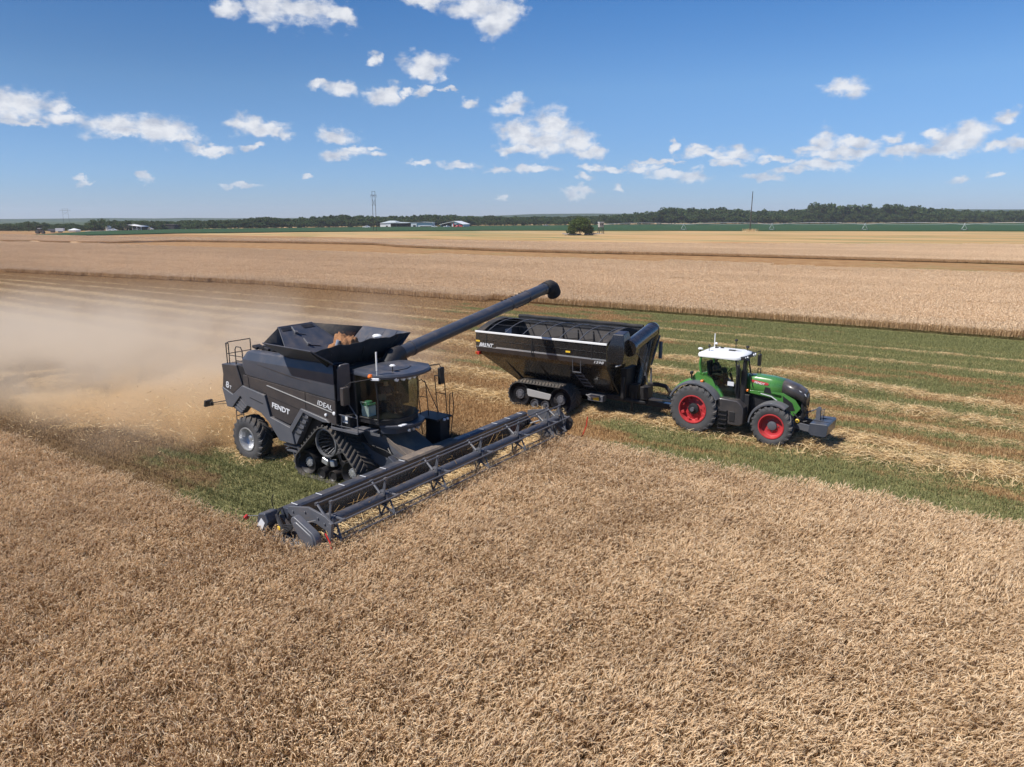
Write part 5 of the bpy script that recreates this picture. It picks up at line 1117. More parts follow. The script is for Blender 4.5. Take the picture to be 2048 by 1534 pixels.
for s in (-1, 1):
    q = MB(); q.plate([(2.0, s*.455, 1.95), (3.05, s*.46, 1.86), (3.62, s*.44, 1.30), (3.95, s*.40, 1.20), (4.18, s*.37, 1.55), (3.95, s*.415, 1.88), (3.45, s*.455, 2.12), (2.0, s*.47, 2.05)], .03); q.build('side_panel', M['green'], trac, bevel=.008)
    q = MB(); q.plate([(3.45, s*.468, 2.00), (3.85, s*.435, 1.74), (3.98, s*.41, 1.42), (3.70, s*.445, 1.40), (3.52, s*.462, 1.62)], .02); q.build('air_grille', M['black'], trac)
    q = MB(); q.plate([(2.72, s*.478, 2.28), (2.92, s*.478, 2.26), (3.0, s*.475, 2.02), (2.68, s*.478, 2.05)], .02); q.build('side_vent', M['black'], trac)
    q = MB(); q.plate([(2.55, s*.476, 1.995), (3.0, s*.476, 1.93), (3.25, s*.47, 1.78), (3.2, s*.47, 1.77), (2.98, s*.476, 1.90), (2.55, s*.476, 1.965)], .015); q.build('trim_strip', M['decal'], trac)
    q = MB(); q.plate([(4.05, s*.36, 2.30), (4.30, s*.27, 2.14), (4.33, s*.262, 2.05), (4.12, s*.345, 2.19)], .02); q.build('headlamp', M['lamp'], trac)
q = MB(); q.plate([(2.12, -.484, 2.43), (2.16, -.476, 2.53), (2.82, -.474, 2.46), (2.86, -.482, 2.40), (2.80, -.484, 2.35)], .008); lb = q.build('name_plate', M['red'], trac)
letters('lettering', 'FENDT', (2.27, -.489, 2.395), (1, 0, -.12), (0, 0, 1), .085, .42, M['white'], trac, bold=.02, depth=.004)
en = MB(); en.ext(1.75, 3.4, -.36, .36, 1.15, 1.95); en.ext(4.15, 4.27, -.28, .28, 1.1, 2.0); en.build('engine', M['black'], trac, bevel=.03)
# cab
cf = MB(); cf.ext(-.35, 1.62, -.62, .62, 1.3, 1.95); cf.prism([(.45, 1.35), (1.60, 1.30), (1.62, 1.62), (1.1, 1.62)], -.82, -.78); cf.prism([(.45, 1.35), (1.60, 1.30), (1.62, 1.62), (1.1, 1.62)], .78, .82); cabt = cf.build('cab', M['black'], trac, bevel=.01)
for s in (-1, 1):
    q = MB(); q.prism([(-.30, 1.95), (.62, 1.95), (.86, 1.6), (1.05, 1.42), (1.2, 1.42), (.85, 1.9), (.55, 2.45), (.22, 2.62), (-.10, 2.66), (-.30, 2.45)], s*.80, s*.86); q.build('cab_lower_panel', M['green'], cabt, bevel=.015)
    q = MB(); q.tube([(.06, s*.84, 2.6), (-.02, s*.83, 3.0), (.02, s*.82, 3.35)], .06, 6); q.tube([(-.02, s*.80, 2.55), (.2, s*.86, 2.60)], .05, 6); q.build('rear_pillar', M['green'], cabt)
    q = MB(); q.tube([(1.60, s*.80, 1.9), (1.66, s*.82, 2.6), (1.52, s*.80, 3.36)], .035, 6); q.build('front_pillar', M['black'], cabt)
    q = MB(); q.plate([(.05, s*.84, 2.64), (.2, s*.86, 2.56), (.55, s*.86, 2.42), (1.60, s*.83, 2.60), (1.52, s*.80, 3.34), (.03, s*.83, 3.34)], .008); q.build('side_window', M['glass2'], cabt)
    q = MB(); q.plate([(.62, s*.845, 2.38), (.98, s*.845, 1.98), (1.22, s*.845, 1.55), (1.60, s*.83, 1.50), (1.62, s*.83, 2.56)], .008); q.build('door_window', M['glass2'], cabt)
q = MB(); q.plate([(1.62, -.80, 1.98), (1.62, .80, 1.98), (1.53, .78, 3.34), (1.53, -.78, 3.34)], .008); q.build('windscreen', M['glass2'], cabt)
q = MB(); q.plate([(-.02, -.80, 2.55), (-.02, .80, 2.55), (.0, .80, 3.34), (.0, -.80, 3.34)], .008); q.build('rear_window', M['glass2'], cabt)
q = MB(); q.ext(1.25, 1.52, -.855, -.845, 2.22, 2.40); q.build('door_label', M['decal'], cabt)
def rring(k, z, dx=0): return [(x*k+.70*(1-k)+dx, y*k, z) for x, y in ((-.14, -.80), (-.04, -.92), (1.50, -.92), (1.72, -.78), (1.84, -.3), (1.84, .3), (1.72, .78), (1.50, .92), (-.04, .92), (-.14, .80))]
rf = MB(); rf.loft([rring(.9, 3.33), rring(.99, 3.34), rring(1.0, 3.42), rring(.96, 3.50), rring(.82, 3.545), rring(.4, 3.56), rring(.02, 3.56)], close=True); roof = rf.build('cab_roof', M['white'], trac, smooth=45)
q = MB()
for (x, y, z) in ((.2, .35, 3.555), (.42, .42, 3.555)): q.prism([(x, y-.07), (x+.14, y), (x, y+.07)], z, z+.05, 'xy')
q.box((1.05, .05, 3.575), (.26, .14, .05)); q.bar((1.1, .05, 3.58), (1.7, .35, 3.50), .018, 5); q.build('roof_fitting', M['black'], roof)
q = MB(); q.prism([(1.60, 3.32), (1.88, 3.36), (1.86, 3.47), (1.66, 3.48)], -.76, .76)
for y in (-.62, -.42, .42, .62): q.cyl((0, y, 0), .01, 0, .01)
q.build('front_light_bar', M['black'], roof)
for y in (-.62, -.40, .40, .62):
    q = MB(); q.lathe([(.01, .03), (.06, .03), (.065, -.03)], (1.88, y, 3.40), 'x', 10); q.build('work_lamp', M['lamp'], roof)
for (x, y, h, r_, wh) in ((-.02, .80, .62, .022, 1), (-.10, -.66, .14, .05, 0), (.15, .55, .22, .03, 2), (.25, -.55, .28, .028, 0), (.95, .80, .40, .035, 0), (1.55, .55, .20, .04, 0)):
    q = MB(); q.bar((x, y, 3.45), (x, y, 3.5+h), r_*(1 if wh == 1 else .5), 8)
    o_ = q.build('antenna', M['white'] if wh == 1 else M['black'], roof)
    if wh != 1:
        q = MB(); q.lathe([(.01, -.03), (r_*2, -.03), (r_*2.2, .01), (r_, .05), (.01, .055)], (x, y, 3.5+h), 'z', 12); q.build('antenna_head', M['white'] if wh == 2 or r_ > .045 else M['black'], o_)
mi = MB(); mi.tube([(1.55, .80, 3.32), (1.75, 1.5, 3.38), (1.72, 1.80, 3.36), (1.72, 1.80, 3.2)], .022, 6); mo_ = mi.build('mirror_arm', M['black'], trac); mi = MB(); mi.box((1.72, 1.80, 2.95), (.12, .24, .52)); mi.build('mirror', M['black'], mo_, bevel=.03)
mi = MB(); mi.tube([(1.58, -.80, 3.30), (1.75, -1.0, 3.28), (1.75, -1.05, 3.1)], .02, 6); mo_ = mi.build('mirror_arm', M['black'], trac); mi = MB(); mi.box((1.70, -.98, 2.98), (.10, .16, .42)); mi.build('mirror', M['black'], mo_, bevel=.03)
q = MB(); q.box((.40, 0, 2.35), (.48, .50, .16)); q.box((.14, 0, 2.72), (.14, .46, .66), Matrix.Rotation(-.12, 3, 'Y')); q.ext(.25, .55, -.2, .2, 1.95, 2.3); q.ext(.4, .9, -.45, -.30, 2.5, 2.6); q.build('seat', M['seat'], cabt, bevel=.04)
q = MB(); q.bar((1.25, 0, 1.95), (1.05, 0, 2.6), .05, 8); q.tube([(1.0+.09*math.cos(k*math.pi/8), .19*math.sin(k*math.pi/8), 2.63+.16*math.cos(k*math.pi/8)) for k in range(16)], .016, 6, closed=True); q.build('steering_wheel', M['black'], cabt)
q = MB(); q.box((.95, -.45, 2.75), (.05, .26, .2), Matrix.Rotation(-.5, 3, 'Z')); q.build('monitor', M['inner'], cabt)
Th = R(HEAD-2.0); TXv = Vector((math.cos(Th), math.sin(Th), 0))
figure('person', 'person in dark clothes and cap driving the green tractor', tuple(TO+TXv*.38+Vector((0, 0, 2.36))), Th, 0)
# mudguards
def fender(cx, cz, r, a0_, a1_, y0, y1, th, name, mat, lip=.06):
    q = MB(); secs = []
    n_ = 18
    for k in range(n_+1):
        a = R(a0_+(a1_-a0_)*k/n_); ca, sa = math.cos(a), math.sin(a)
        secs.append([(cx+(r-lip)*ca, y0, cz+(r-lip)*sa), (cx+r*ca, y0, cz+r*sa), (cx+(r+th)*ca, (y0*.7+y1*.3), cz+(r+th)*sa), (cx+(r+th)*ca, y1, cz+(r+th)*sa), (cx+(r-.0)*ca, y1, cz+(r-.0)*sa)])
    q.loft(secs, close=True); return q.build(name, mat, trac, smooth=45)
for s in (-1, 1):
    fender(-.06, 1.07, 1.17, 28, 158, s*1.30, s*.86, .05, 'rear_mudguard', M['steel'])
    fender(-.06, 1.07, 1.20, 20, 150, s*.86, s*.62, .09, 'rear_mudguard', M['green'])
    fender(3.30, .85, .95, 58, 178, s*1.30, s*.78, .04, 'front_mudguard', M['steel'])
    q = MB(); q.bar((3.1, s*.5, 1.5), (3.25, s*1.0, 1.8), .03, 6); q.build('mudguard_stay', M['black'], trac)
q = MB(); q.bar((-.32, -.9, 2.3), (-.32, -.95, 2.55), .04, 8); q.box((-.32, -.95, 2.6), (.10, .18, .12)); q.build('rear_lamp', M['black'], trac, bevel=.01)
q = MB(); q.box((.18, -.97, 2.30), (.12, .16, .09)); q.build('indicator_lamp', M['amber'], trac, bevel=.02)
for s in (-1, 1):
    q = MB(); q.prism([(.92, 1.62), (1.02, 1.70), (1.78, 1.68), (1.95, 1.55), (2.08, 1.40), (2.1, .70), (1.95, .58), (1.0, .58)], s*.60, s*1.12); tk = q.build('fuel_tank', M['panel'], trac, bevel=.06)
    q = MB()
    for x in (1.06, 1.40): q.bar((x, s*1.17, .38), (x, s*1.15, 1.22), .022, 6)
    for k in range(5): q.ext(1.06, 1.40, s*1.17-.07, s*1.17+.07, .40+.19*k, .43+.19*k)
    q.build('step_ladder', M['black'], tk)
    q = MB(); q.ext(1.50, 1.74, s*1.10 if s > 0 else -1.14, s*1.14 if s > 0 else -1.10, .75, 1.18); q.build('tool_door', M['black'], tk, bevel=.01)
q = MB(); q.tube([(1.86, -.62, 1.3), (1.86, -.62, 2.9)], .135, 14); q.tube([(1.86, -.62, 2.85), (1.86, -.62, 3.2), (1.89, -.63, 3.34), (1.96, -.65, 3.40)], .085, 12); q.build('exhaust_stack', M['black'], trac)
q = MB(); q.tube([(1.66, -.72, 1.5), (1.66, -.72, 3.0)], .075, 10); q.tube([(1.62, -.86, 1.9), (1.62, -.86, 2.7)], .03, 6); q.bar((1.66, -.72, 2.1), (1.86, -.62, 2.1), .05, 6); q.ext(1.75, 2.15, -.70, -.45, 1.0, 1.9); q.build('air_intake', M['black'], trac, bevel=.015)
q = MB(); q.bar((2.05, -.5, 2.75), (2.22, -.5, 2.2), .02, 6); q.tube([(2.1, .42, 2.62), (2.1, .42, 2.86), (2.22, .42, 2.86), (2.22, .42, 2.62)], .02, 6); q.build('bonnet_rail', M['black'], trac)
q = MB(); q.box((2.06, -.66, 2.08), (.08, .10, .10)); q.build('indicator_lamp', M['amber'], trac, bevel=.02)
# front hitch and ballast
q = MB()
for s in (-1, 1): q.prism([(3.9, .75), (4.2, .98), (4.75, .92), (4.95, .72), (4.85, .62), (4.2, .70)], s*.42, s*.50)
q.bar((4.2, 0, 1.25), (4.75, 0, 1.55), .03, 6); q.build('front_hitch', M['steel'], trac, bevel=.01)
q = MB(); q.prism([(4.72, 1.1), (4.72, 1.58), (4.80, 1.64), (4.88, 1.58), (4.90, 1.1)], -.10, .10); q.bar((4.98, -.12, 1.1), (4.98, -.12, 1.55), .018, 6); q.bar((4.98, .12, 1.1), (4.98, .12, 1.55), .018, 6); q.bar((4.86, -.14, 1.52), (5.02, .14, 1.56), .018, 6); q.build('hitch_post', M['steel'], trac, bevel=.01)
q = MB(); q.prism([(4.62, .72), (4.66, 1.10), (5.32, 1.12), (5.36, 1.06), (5.33, .66), (5.25, .60), (4.75, .60)], -.74, .74); bw = q.build('ballast_weight', M['paint'], trac, bevel=.02)
q = MB()
for y in (-.28, .28): q.ext(4.7, 5.30, y-.012, y+.012, 1.105, 1.125)
q.build('weight_groove', M['black'], bw)
q = MB()
for k in range(5): q.tube([(3.9, -.4+.05*k, 1.35), (4.15, -.5+.06*k, 1.15-.05*k), (4.3, -.35+.05*k, 1.0), (4.45, -.3, 1.05)], .022, 6)
q.build('hydraulic_hose', M['black'], trac)
q = MB(); q.lathe([(.05, -.03), (.09, 0), (.05, .03)], (4.12, -.52, 1.05), 'y', 12, closed=True); q.build('tow_ring', M['yellow'], trac)
q = MB(); q.ext(-1.35, -.5, -.10, .10, .55, .72); q.bar((-1.28, 0, .45), (-1.28, 0, .95), .05, 8); q.ext(-.95, -.6, -.5, .5, .8, 1.2); q.build('drawbar', M['black'], trac, bevel=.02)
# ------------------------------------------------------------------ far background
def leaf_mat(name, lo, hi):
    m, b = new_mat(name); at = b.n('ShaderNodeAttribute', attribute_name='tint'); oi = b.n('ShaderNodeObjectInfo')
    c = b.mix(at.outputs['Fac'], rgb(*lo), rgb(*hi)); g = b.n('ShaderNodeNewGeometry'); n1 = b.noise(g.outputs['Position'], .035, 3, .6)
    c = b.mix(b.smooth(n1, .35, .65), c, b.mix(.5, c, rgb(.05, .065, .02)))
    p = finish(m, b, c, .75, 0, spec=.15); tl = b.n('ShaderNodeBsdfTranslucent'); b.put(tl.inputs[0], c); mx = b.n('ShaderNodeMixShader'); mx.inputs[0].default_value = .35; b.put(mx.inputs[1], p.outputs[0]); b.put(mx.inputs[2], tl.outputs[0])
    m.node_tree.links.new(mx.outputs[0], [q for q in m.node_tree.nodes if q.type == 'OUTPUT_MATERIAL'][0].inputs[0]); return m
M['leaf'] = leaf_mat('wood_foliage', (.030, .058, .016), (.11, .160, .055)); M['leaf2'] = leaf_mat('bush_foliage', (.06, .10, .020), (.20, .26, .07))
M['bark'] = paint('bark', (.075, .058, .045), .9, coat=0, dust=.1)
M['oldwood'] = paint('weathered_wood', (.36, .33, .30), .85, coat=0, dust=.1)
M['pole'] = paint('creosoted_pole', (.045, .036, .030), .85, coat=0, dust=.1)
M['tin'] = paint('sheet_metal', (.62, .64, .65), .45, coat=0, dust=.1, var=.06, scale=.1)
M['tinroof'] = paint('metal_roof', (.42, .46, .47), .45, coat=0, dust=.1, var=.06, scale=.1)
M['dark'] = paint('dark_parts_and_shade', (.02, .02, .025), .9, coat=0, dust=.0)  # shade painted inside open bays, and plain colour of dark walls, doors, windows
def crown(seed, H, Wd, n, leaf, lobes=9, low=.12, dome=False):
    rg = np.random.default_rng(seed); rb = Ribbons()
    L = np.stack([rg.normal(0, .26, lobes)*Wd, rg.normal(0, .26, lobes)*Wd, (low+.12+(1-low-.26)*rg.random(lobes)**.8)*H], 1); L[0] = [0, 0, .78*H]
    if dome:
        a = rg.uniform(0, 2*np.pi, lobes); ph = np.arccos(rg.uniform(0, 1, lobes)); L = np.stack([np.sin(ph)*np.cos(a)*.36*Wd, np.sin(ph)*np.sin(a)*.36*Wd, (.12+.70*np.cos(ph))*H], 1)
    k = rg.integers(0, lobes, n); rad = (.16+.10*rg.random(lobes))[k]; u = unit(rg.normal(size=(n, 3))); rr = (.55+.5*rg.random(n))
    C = L[k]+u*(rad*rr)[:, None]*np.array([Wd, Wd, H*.62]); C[:, 2] = np.clip(C[:, 2], low*H, H)
    d = unit(u+rg.normal(0, .6, (n, 3))); side = unit(np.cross(d, rg.normal(size=(n, 3)))); s = leaf*rg.uniform(.6, 1.4, n)
    P = np.stack([C-d*s[:, None], C+d*s[:, None]], 1); tint = np.clip(.5+.28*rg.normal(size=n)+(rg.random(lobes)[k]-.5)*.5, 0, 1)
    rb.strip(P, np.stack([s*.75, s*.6], 1), side, tint); return rb
def trunk(H, r, seed=0, low=.3):
    rg = random.Random(seed); mb = MB(); mb.tube([(0, 0, 0), (rg.uniform(-.1, .1)*r*4, 0, H*low), (rg.uniform(-.4, .4), rg.uniform(-.4, .4), H*.7)], [r, r*.75, r*.3], 7)
    for k in range(4):
        a = rg.uniform(0, 6.28); z = H*rg.uniform(low*.7, low*1.4); mb.tube([(0, 0, z), (math.cos(a)*H*.12, math.sin(a)*H*.12, z+H*.14), (math.cos(a)*H*.2, math.sin(a)*H*.2, z+H*.3)], [r*.5, r*.35, r*.12], 5)
    return mb
# the belt of trees across the horizon
rng = random.Random(21)
BASE = [(-150, 462), (0, 462), (170, 462), (330, 459.5), (560, 457), (640, 455.5), (900, 452.5), (1150, 450.5), (1400, 448.5), (1700, 447), (2048, 446), (2250, 445.5)]
TOPS = [(-150, 444), (0, 444), (60, 441), (85, 442), (100, 446), (115, 443), (170, 446), (190, 440), (300, 439), (350, 440), (420, 438), (480, 436), (530, 431), (580, 435), (640, 431), (700, 429), (760, 431), (830, 430), (860, 426), (900, 428), (950, 430), (1010, 431), (1100, 432), (1180, 430), (1260, 426), (1300, 423), (1330, 415), (1360, 414), (1400, 417), (1440, 416), (1475, 421), (1530, 422), (1600, 419), (1640, 416), (1700, 417), (1790, 416), (1850, 416), (1900, 420), (1980, 423), (2048, 421), (2250, 422)]
def itp(tab, x): return float(np.interp(x, [q[0] for q in tab], [q[1] for q in tab]))
tm = []
for i in range(7):
    rb = crown(40+i, 1.0, (.75, .9, .65, 1.0, .8, .7, 1.15)[i], 620, .040, lobes=(9, 12, 7, 14, 10, 8, 13)[i], low=(.1, .06, .15, .04, .1, .12, .03)[i])
    tm.append(rb.mesh('wood_tree_mesh', M['leaf']))
P_, R_, S_, I_ = [], [], [], []
x = -160.0
while x < 2260:
    by, ty = itp(BASE, x), itp(TOPS, x)
    for row in range(4):
        w = gnd(x+rng.uniform(-4, 4), by-row*.35+rng.uniform(-.12, .12)); dist = math.hypot(w.x, w.y)
        full = CAM_H+(dist/FPX)*((437.2+(431.9-437.2)*x/2048)-ty)
        h = max(3.5, full*(rng.uniform(.45, .75), rng.uniform(.55, .9), rng.uniform(.7, 1.0), rng.uniform(.85, 1.06))[row])
        P_.append((w.x, w.y, -.2)); R_.append((0, 0, rng.uniform(0, 6.28))); wv = h*rng.uniform(.85, 1.2)+2; S_.append((wv, wv, h)); I_.append(rng.randrange(7))
    x += rng.uniform(3.2, 6.2)
print('wood trees', len(P_))
scatter('woods', tm, P_, R_, S_, I_, M['leaf'])
# trees that stand out of the belt
def tree_at(px, py, top, name, label, group, seed, widen=.9, mat='leaf', n=900, low=.12, dome=False):
    w = gnd(px, py); d = math.hypot(w.x, w.y); H = CAM_H+(d/FPX)*((437.2-5.3*px/2048)-top); t = thing(name, label, 'tree', (w.x, w.y, 0), 0, group)
    rb = crown(seed, H, H*widen, n, (.022 if dome else .032)*H, lobes=40 if dome else 14, low=low, dome=dome); o = bpy.data.objects.new('crown', rb.mesh('crown', M[mat])); col.objects.link(o); o.parent = t
    trunk(H, .03*H, seed).build('trunk', M['bark'], t); return t
SK = 'taller trees standing out of the woods on the right'
for i, (px, top, wd, lb) in enumerate([(1618, 410, .8, 'dark broad tree at the left end of the tall clump right of the lone pole'), (1640, 407.5, 1.0, 'highest rounded tree of the tall clump right of the lone pole'), (1662, 408, .9, 'rounded tree beside the highest one in the clump right of the lone pole'), (1684, 411, .7, 'slightly lower tree where the tall clump starts to thin out'), (1712, 412, .55, 'thin see-through tree in the gap between the two tall clumps'), (1730, 411, .6, 'loose slender tree with sky through it beside the second tall clump'), (1772, 411, .8, 'left tree of the second tall clump near the right of the horizon'), (1795, 409, 1.0, 'broad domed tree crowning the second tall clump on the right'), (1822, 411.5, .9, 'rounded right-hand tree of the second tall clump on the horizon'), (1343, 414, .9, 'broad tree rising from the woods left of the lone pole'), (1528, 418.5, .6, 'small pointed tree just right of the lone pole'), (1478, 418, .6, 'narrow tree showing just left of the lone pole')]):
    tree_at(px, itp(BASE, px)-.15, top, 'tree', lb, SK, 60+i, wd)
for i, (px, py, top, wd, lb) in enumerate([(190, 462, 438, 1.2, 'broad dark tree left of the small grain bin at the far farm'), (208, 462, 436.5, 1.2, 'rounded dark tree behind the small grain bin at the far farm'), (232, 461.5, 437, 1.1, 'dark tree between the grain bin and the open shed'), (256, 461, 438.5, 1.1, 'bushy dark tree behind the white roofed open shed'), (282, 460.5, 440, 1.0, 'low dark tree right of the white roofed open shed'), (35, 463, 446, 1.3, 'low dusty grey-green tree at the far left edge of the horizon'), (58, 463, 441, .9, 'taller dusty tree near the far left of the horizon'), (1010, 451.5, 436, .8, 'dark tree standing at the edge of the bean field right of the white gabled shed')]):
    tree_at(px, py, top, 'tree', lb, 'trees around the far farm', 80+i, wd, low=.04)
tree_at(1160, 470.5, 430.5, 'bush_tree', 'big round green tree standing alone in the stubble beside the deer stand', None, 99, 1.25, 'leaf2', 12000, .01, True)
# blue hills beyond
hm_, hb = new_mat('wooded_hills'); hg = hb.n('ShaderNodeNewGeometry'); hn = hb.noise(hg.outputs['Position'], .02, 6, .7); finish(hm_, hb, hb.mix(hn, rgb(.030, .050, .030), rgb(.055, .075, .040)), .9, 0, hn, .6, 8, spec=.05)
hl = MB(); secs = []
for k in range(90):
    x = -3600+k*80; h = (8.5 if x < -300 else 6+ 4+13*min(1, (x+300)/500))+2.5*mnoise.noise(Vector((x*.0011, 2, 0)))+3*mnoise.noise(Vector((x*.006, 5, 0)))+(12 if x > 900 else 0)*min(1, max(0, (x-900)/600))
    secs.append([(x, 2500+.05*x, -3), (x, 2650+.05*x, h*.8), (x, 2900, h), (x, 3600, h*.6), (x, 4200, -3)])
hl.loft(secs); kindof(hl.build('hills', hm_, smooth=60), 'structure')

# poles
def pole_h(px0, px1, by, top, label, dist=None):
    w0, w1 = gnd(px0, by), gnd(px1, by)
    if dist: 
        k = dist/math.hypot(w0.x, w0.y); w0 *= k; w1 *= k; w0.z = w1.z = 0
    c = (w0+w1)/2; c.z = 0; d = math.hypot(c.x, c.y); H = CAM_H+(d/FPX)*((437.2-5.3*px0/2048)-top); hw = (w1-w0).length/2; an = math.atan2(w1.y-w0.y, w1.x-w0.x)
    t = thing('power_pole', label, 'power pole', (c.x, c.y, 0), an); q = MB(); r = .0085*H*.8
    for s in (-1, 1): q.tube([(s*hw, 0, 0), (s*hw, 0, H)], [r, r*.7], 8)
    q.build('pole', M['pole'], t)
    q = MB(); q.box((0, 0, H*.90), (hw*3.9, r*1.5, r*1.6)); q.box((0, 0, H*.985), (hw*2.2, r, r)); q.build('crossarm', M['pole'], t)
    q = MB(); q.bar((-hw, 0, H*.62), (hw, 0, H*.80), r*.6, 6); q.bar((hw, 0, H*.62), (-hw, 0, H*.80), r*.6, 6); q.bar((-hw, 0, H*.84), (0, 0, H*.9), r*.5, 5); q.bar((hw, 0, H*.84), (0, 0, H*.9), r*.5, 5); q.build('brace', M['pole'], t)
    for x in (-hw*1.9, 0, hw*1.9):
        q = MB(); q.bar((x, 0, H*.84), (x, 0, H*.895), r*.5, 6); q.build('insulator', M['steel'], t)
pole_h(747.2, 753.2, 462.3, 386, 'wooden two-pole power structure at the bean field edge left of the barns')
pole_h(128.5, 139.5, 450, 421, 'distant two-pole power structure rising over the trees at the far left', 1400)
w = gnd(1499.5, 463); t = thing('power_pole', 'single tall dark pole standing alone at the edge of the bean field', 'power pole', (w.x, w.y, 0), 0); d_ = math.hypot(w.x, w.y); H = CAM_H+(d_/FPX)*(433.3-388)
q = MB(); q.tube([(0, 0, 0), (.2, 0, H)], [.34, .22], 8); q.build('pole', M['pole'], t)
q = MB(); q.bar((.2, 0, H*.86), (.55, 0, H*.84), .09, 5); q.build('insulator', M['steel'], t)
q = MB(); rr = np.random.default_rng(2); rb = Ribbons(); n = 260; b0 = np.concatenate([rr.normal(0, 2.2, (n, 2)), np.zeros((n, 1))], 1); e = b0+np.stack([rr.normal(0, .4, n), rr.normal(0, .4, n), rr.uniform(.6, 1.9, n)], 1); rb.strip(np.stack([b0, e], 1), np.repeat(np.array([[.10, .03]]), n, 0), unit(rr.normal(size=(n, 3))*[1, 1, .1]), rr.random(n)); o_ = bpy.data.objects.new('tall_grass', rb.mesh('tall_grass', M['straw'])); col.objects.link(o_); o_.location = (w.x, w.y, 0); kindof(o_, 'stuff')
# deer stand with log pile
w = gnd(1201.5, 467.5); sc = math.hypot(w.x, w.y)/FPX; t = thing('deer_stand', 'small pale hunting blind on tall legs beside the lone green tree', 'hunting blind', (w.x, w.y, 0), .25)
hb_ = 14*sc; hw = 4.2*sc; q = MB(); q.ext(-hw, hw, -hw, hw, hb_-1.3*sc, hb_+7.3*sc); bx = q.build('cabin', M['oldwood'], t); q = MB(); q.ext(-hw*1.2, hw*1.2, -hw*1.2, hw*1.2, hb_+7.3*sc, hb_+8.4*sc); q.build('roof', M['tin'], t)
for x in (-.5, .35): q = MB(); q.ext(x*hw-.16*hw, x*hw+.16*hw, -hw-.03, -hw+.02, hb_+2.2*sc, hb_+5.5*sc); q.build('window', M['dark'], bx)
q = MB(); q.ext(hw-.02, hw+.03, -.5*hw, .3*hw, hb_+1.5*sc, hb_+5.5*sc); q.build('window', M['dark'], bx)
for sx in (-1, 1):
    for sy in (-1, 1): q = MB(); q.bar((sx*hw*1.1, sy*hw*1.1, 0), (sx*hw*.8, sy*hw*.8, hb_-1.2*sc), .22, 6); q.build('leg', M['pole'], t)
q = MB(); q.bar((-hw, -hw, 4*sc), (hw, -hw, 9*sc), .12, 5); q.build('brace', M['pole'], t)
rg = random.Random(6)
for i, (px, lb, n_, an) in enumerate(((1144, 'pile of pale bleached logs left of the lone green tree', 9, .1), (1181, 'pile of grey broken logs at the right foot of the lone green tree', 7, -.3))):
    w = gnd(px, 470.6); t = thing('log_pile', lb, 'log pile', (w.x, w.y, 0), an, 'log piles by the lone tree')
    for k in range(n_):
        q = MB(); c_ = Vector((rg.uniform(-3.2, 3.2), rg.uniform(-1.2, 1.2), rg.uniform(.2, 1.0))); a = rg.gauss(0, .35); l = rg.uniform(1.5, 3.4); dv = Vector((math.cos(a), math.sin(a), rg.uniform(-.12, .15)))*l; q.tube([c_-dv, c_+dv*.2+Vector((0, 0, .1)), c_+dv], [rg.uniform(.18, .32), .22, .12], 6); q.build('log', M['oldwood'], t)
# farm buildings
def fbox(px0, px1, by, h_px, depth, extra=0.0):
    w0, w1 = gnd(px0, by), gnd(px1, by); sc = math.hypot(w0.x, w0.y)/FPX; return w0, (w1-w0).length, h_px*sc, math.atan2(w1.y-w0.y, w1.x-w0.x), sc
w0, L, h, an, sc = fbox(760.5, 815, 454.5, 9, 12)
t = thing('barn', 'white walled barn with grey hipped roof and dark open bay', 'barn', (w0.x, w0.y, 0), an, 'farm buildings behind the bean field')
D = 16; f_ = .385*L; q = MB(); q.ext(0, f_, 0, D, 0, h*.86); q.ext(0, L, D-.4, D, 0, h*.8); wl = q.build('wall', M['tin'], t)
q = MB(); q.ext(f_+.05, L*.97, D-.9, D-.45, 0, h*.75); q.ext(f_+.05, f_+.4, 0.3, D, 0, h*.8); q.build('bay_shade_sheet', M['dark'], t)  # dark sheets lining the bay, standing in for its inner shade
for k in range(4): q = MB(); x = f_+.5+(L-f_-.8)*k/3; q.ext(x, x+.25, 0, .25, 0, h*.8); q.build('post', M['pole'], t)
q = MB(); q.loft([[(-.5, -.6, h*.84), (L*.60, -.6, h*.98), (L*.60, D+.5, h*.98), (-.5, D+.5, h*.84)], [(f_*.72, D*.4, h*1.36), (f_*1.2, D*.4, h*1.36), (f_*1.2, D*.6, h*1.36), (f_*.72, D*.6, h*1.36)]], close=True); q.loft([[(f_, -.8, h*.83), (L, -.8, h*.86), (L, D, h*.9), (f_, D, h*1.0)], [(f_, -.8, h*.90), (L, -.8, h*.92), (L, D, h*.97), (f_, D, h*1.1)]], close=True); q.build('roof', M['tinroof'], t, smooth=0)
q = MB(); q.ext(f_*.55, f_*.72, -.12, 0, 0, h*.35); q.build('door', M['dark'], t)
w0, L, h, an, sc = fbox(822, 863.5, 454.5, 9.2, 12)
t = thing('barn', 'plain white rectangular metal shed between the open barn and the gabled shed', 'barn', (w0.x, w0.y, 0), an+.12, 'farm buildings behind the bean field')
q = MB(); q.ext(0, L*.27, 0, 14, 0, h*.92); q.ext(L*.27+.02, L, .6, 14, 0, h*.9); q.build('wall', M['tin'], t); q = MB(); q.prism([(-.4, h*.93), (L/2, h*1.02), (L+.4, h*.93), (L+.4, h*.98), (L/2, h*1.09), (-.4, h*.98)], -.3, 14.3); q.build('roof', M['tinroof'], t)
q = MB(); q.ext(L*.10, L*.22, -.1, .02, 0, h*.45); q.build('door', M['dark'], t); q = MB(); q.ext(L*.42, L*.98, .3, .58, 0, h*.22); q.build('base_course', M['dark'], t)
w0, L, h, an, sc = fbox(881, 928, 454.3, 5.5, 12)
t = thing('barn', 'low white gabled shed with open dark front and red trim', 'barn', (w0.x, w0.y, 0), an-.1, 'farm buildings behind the bean field')
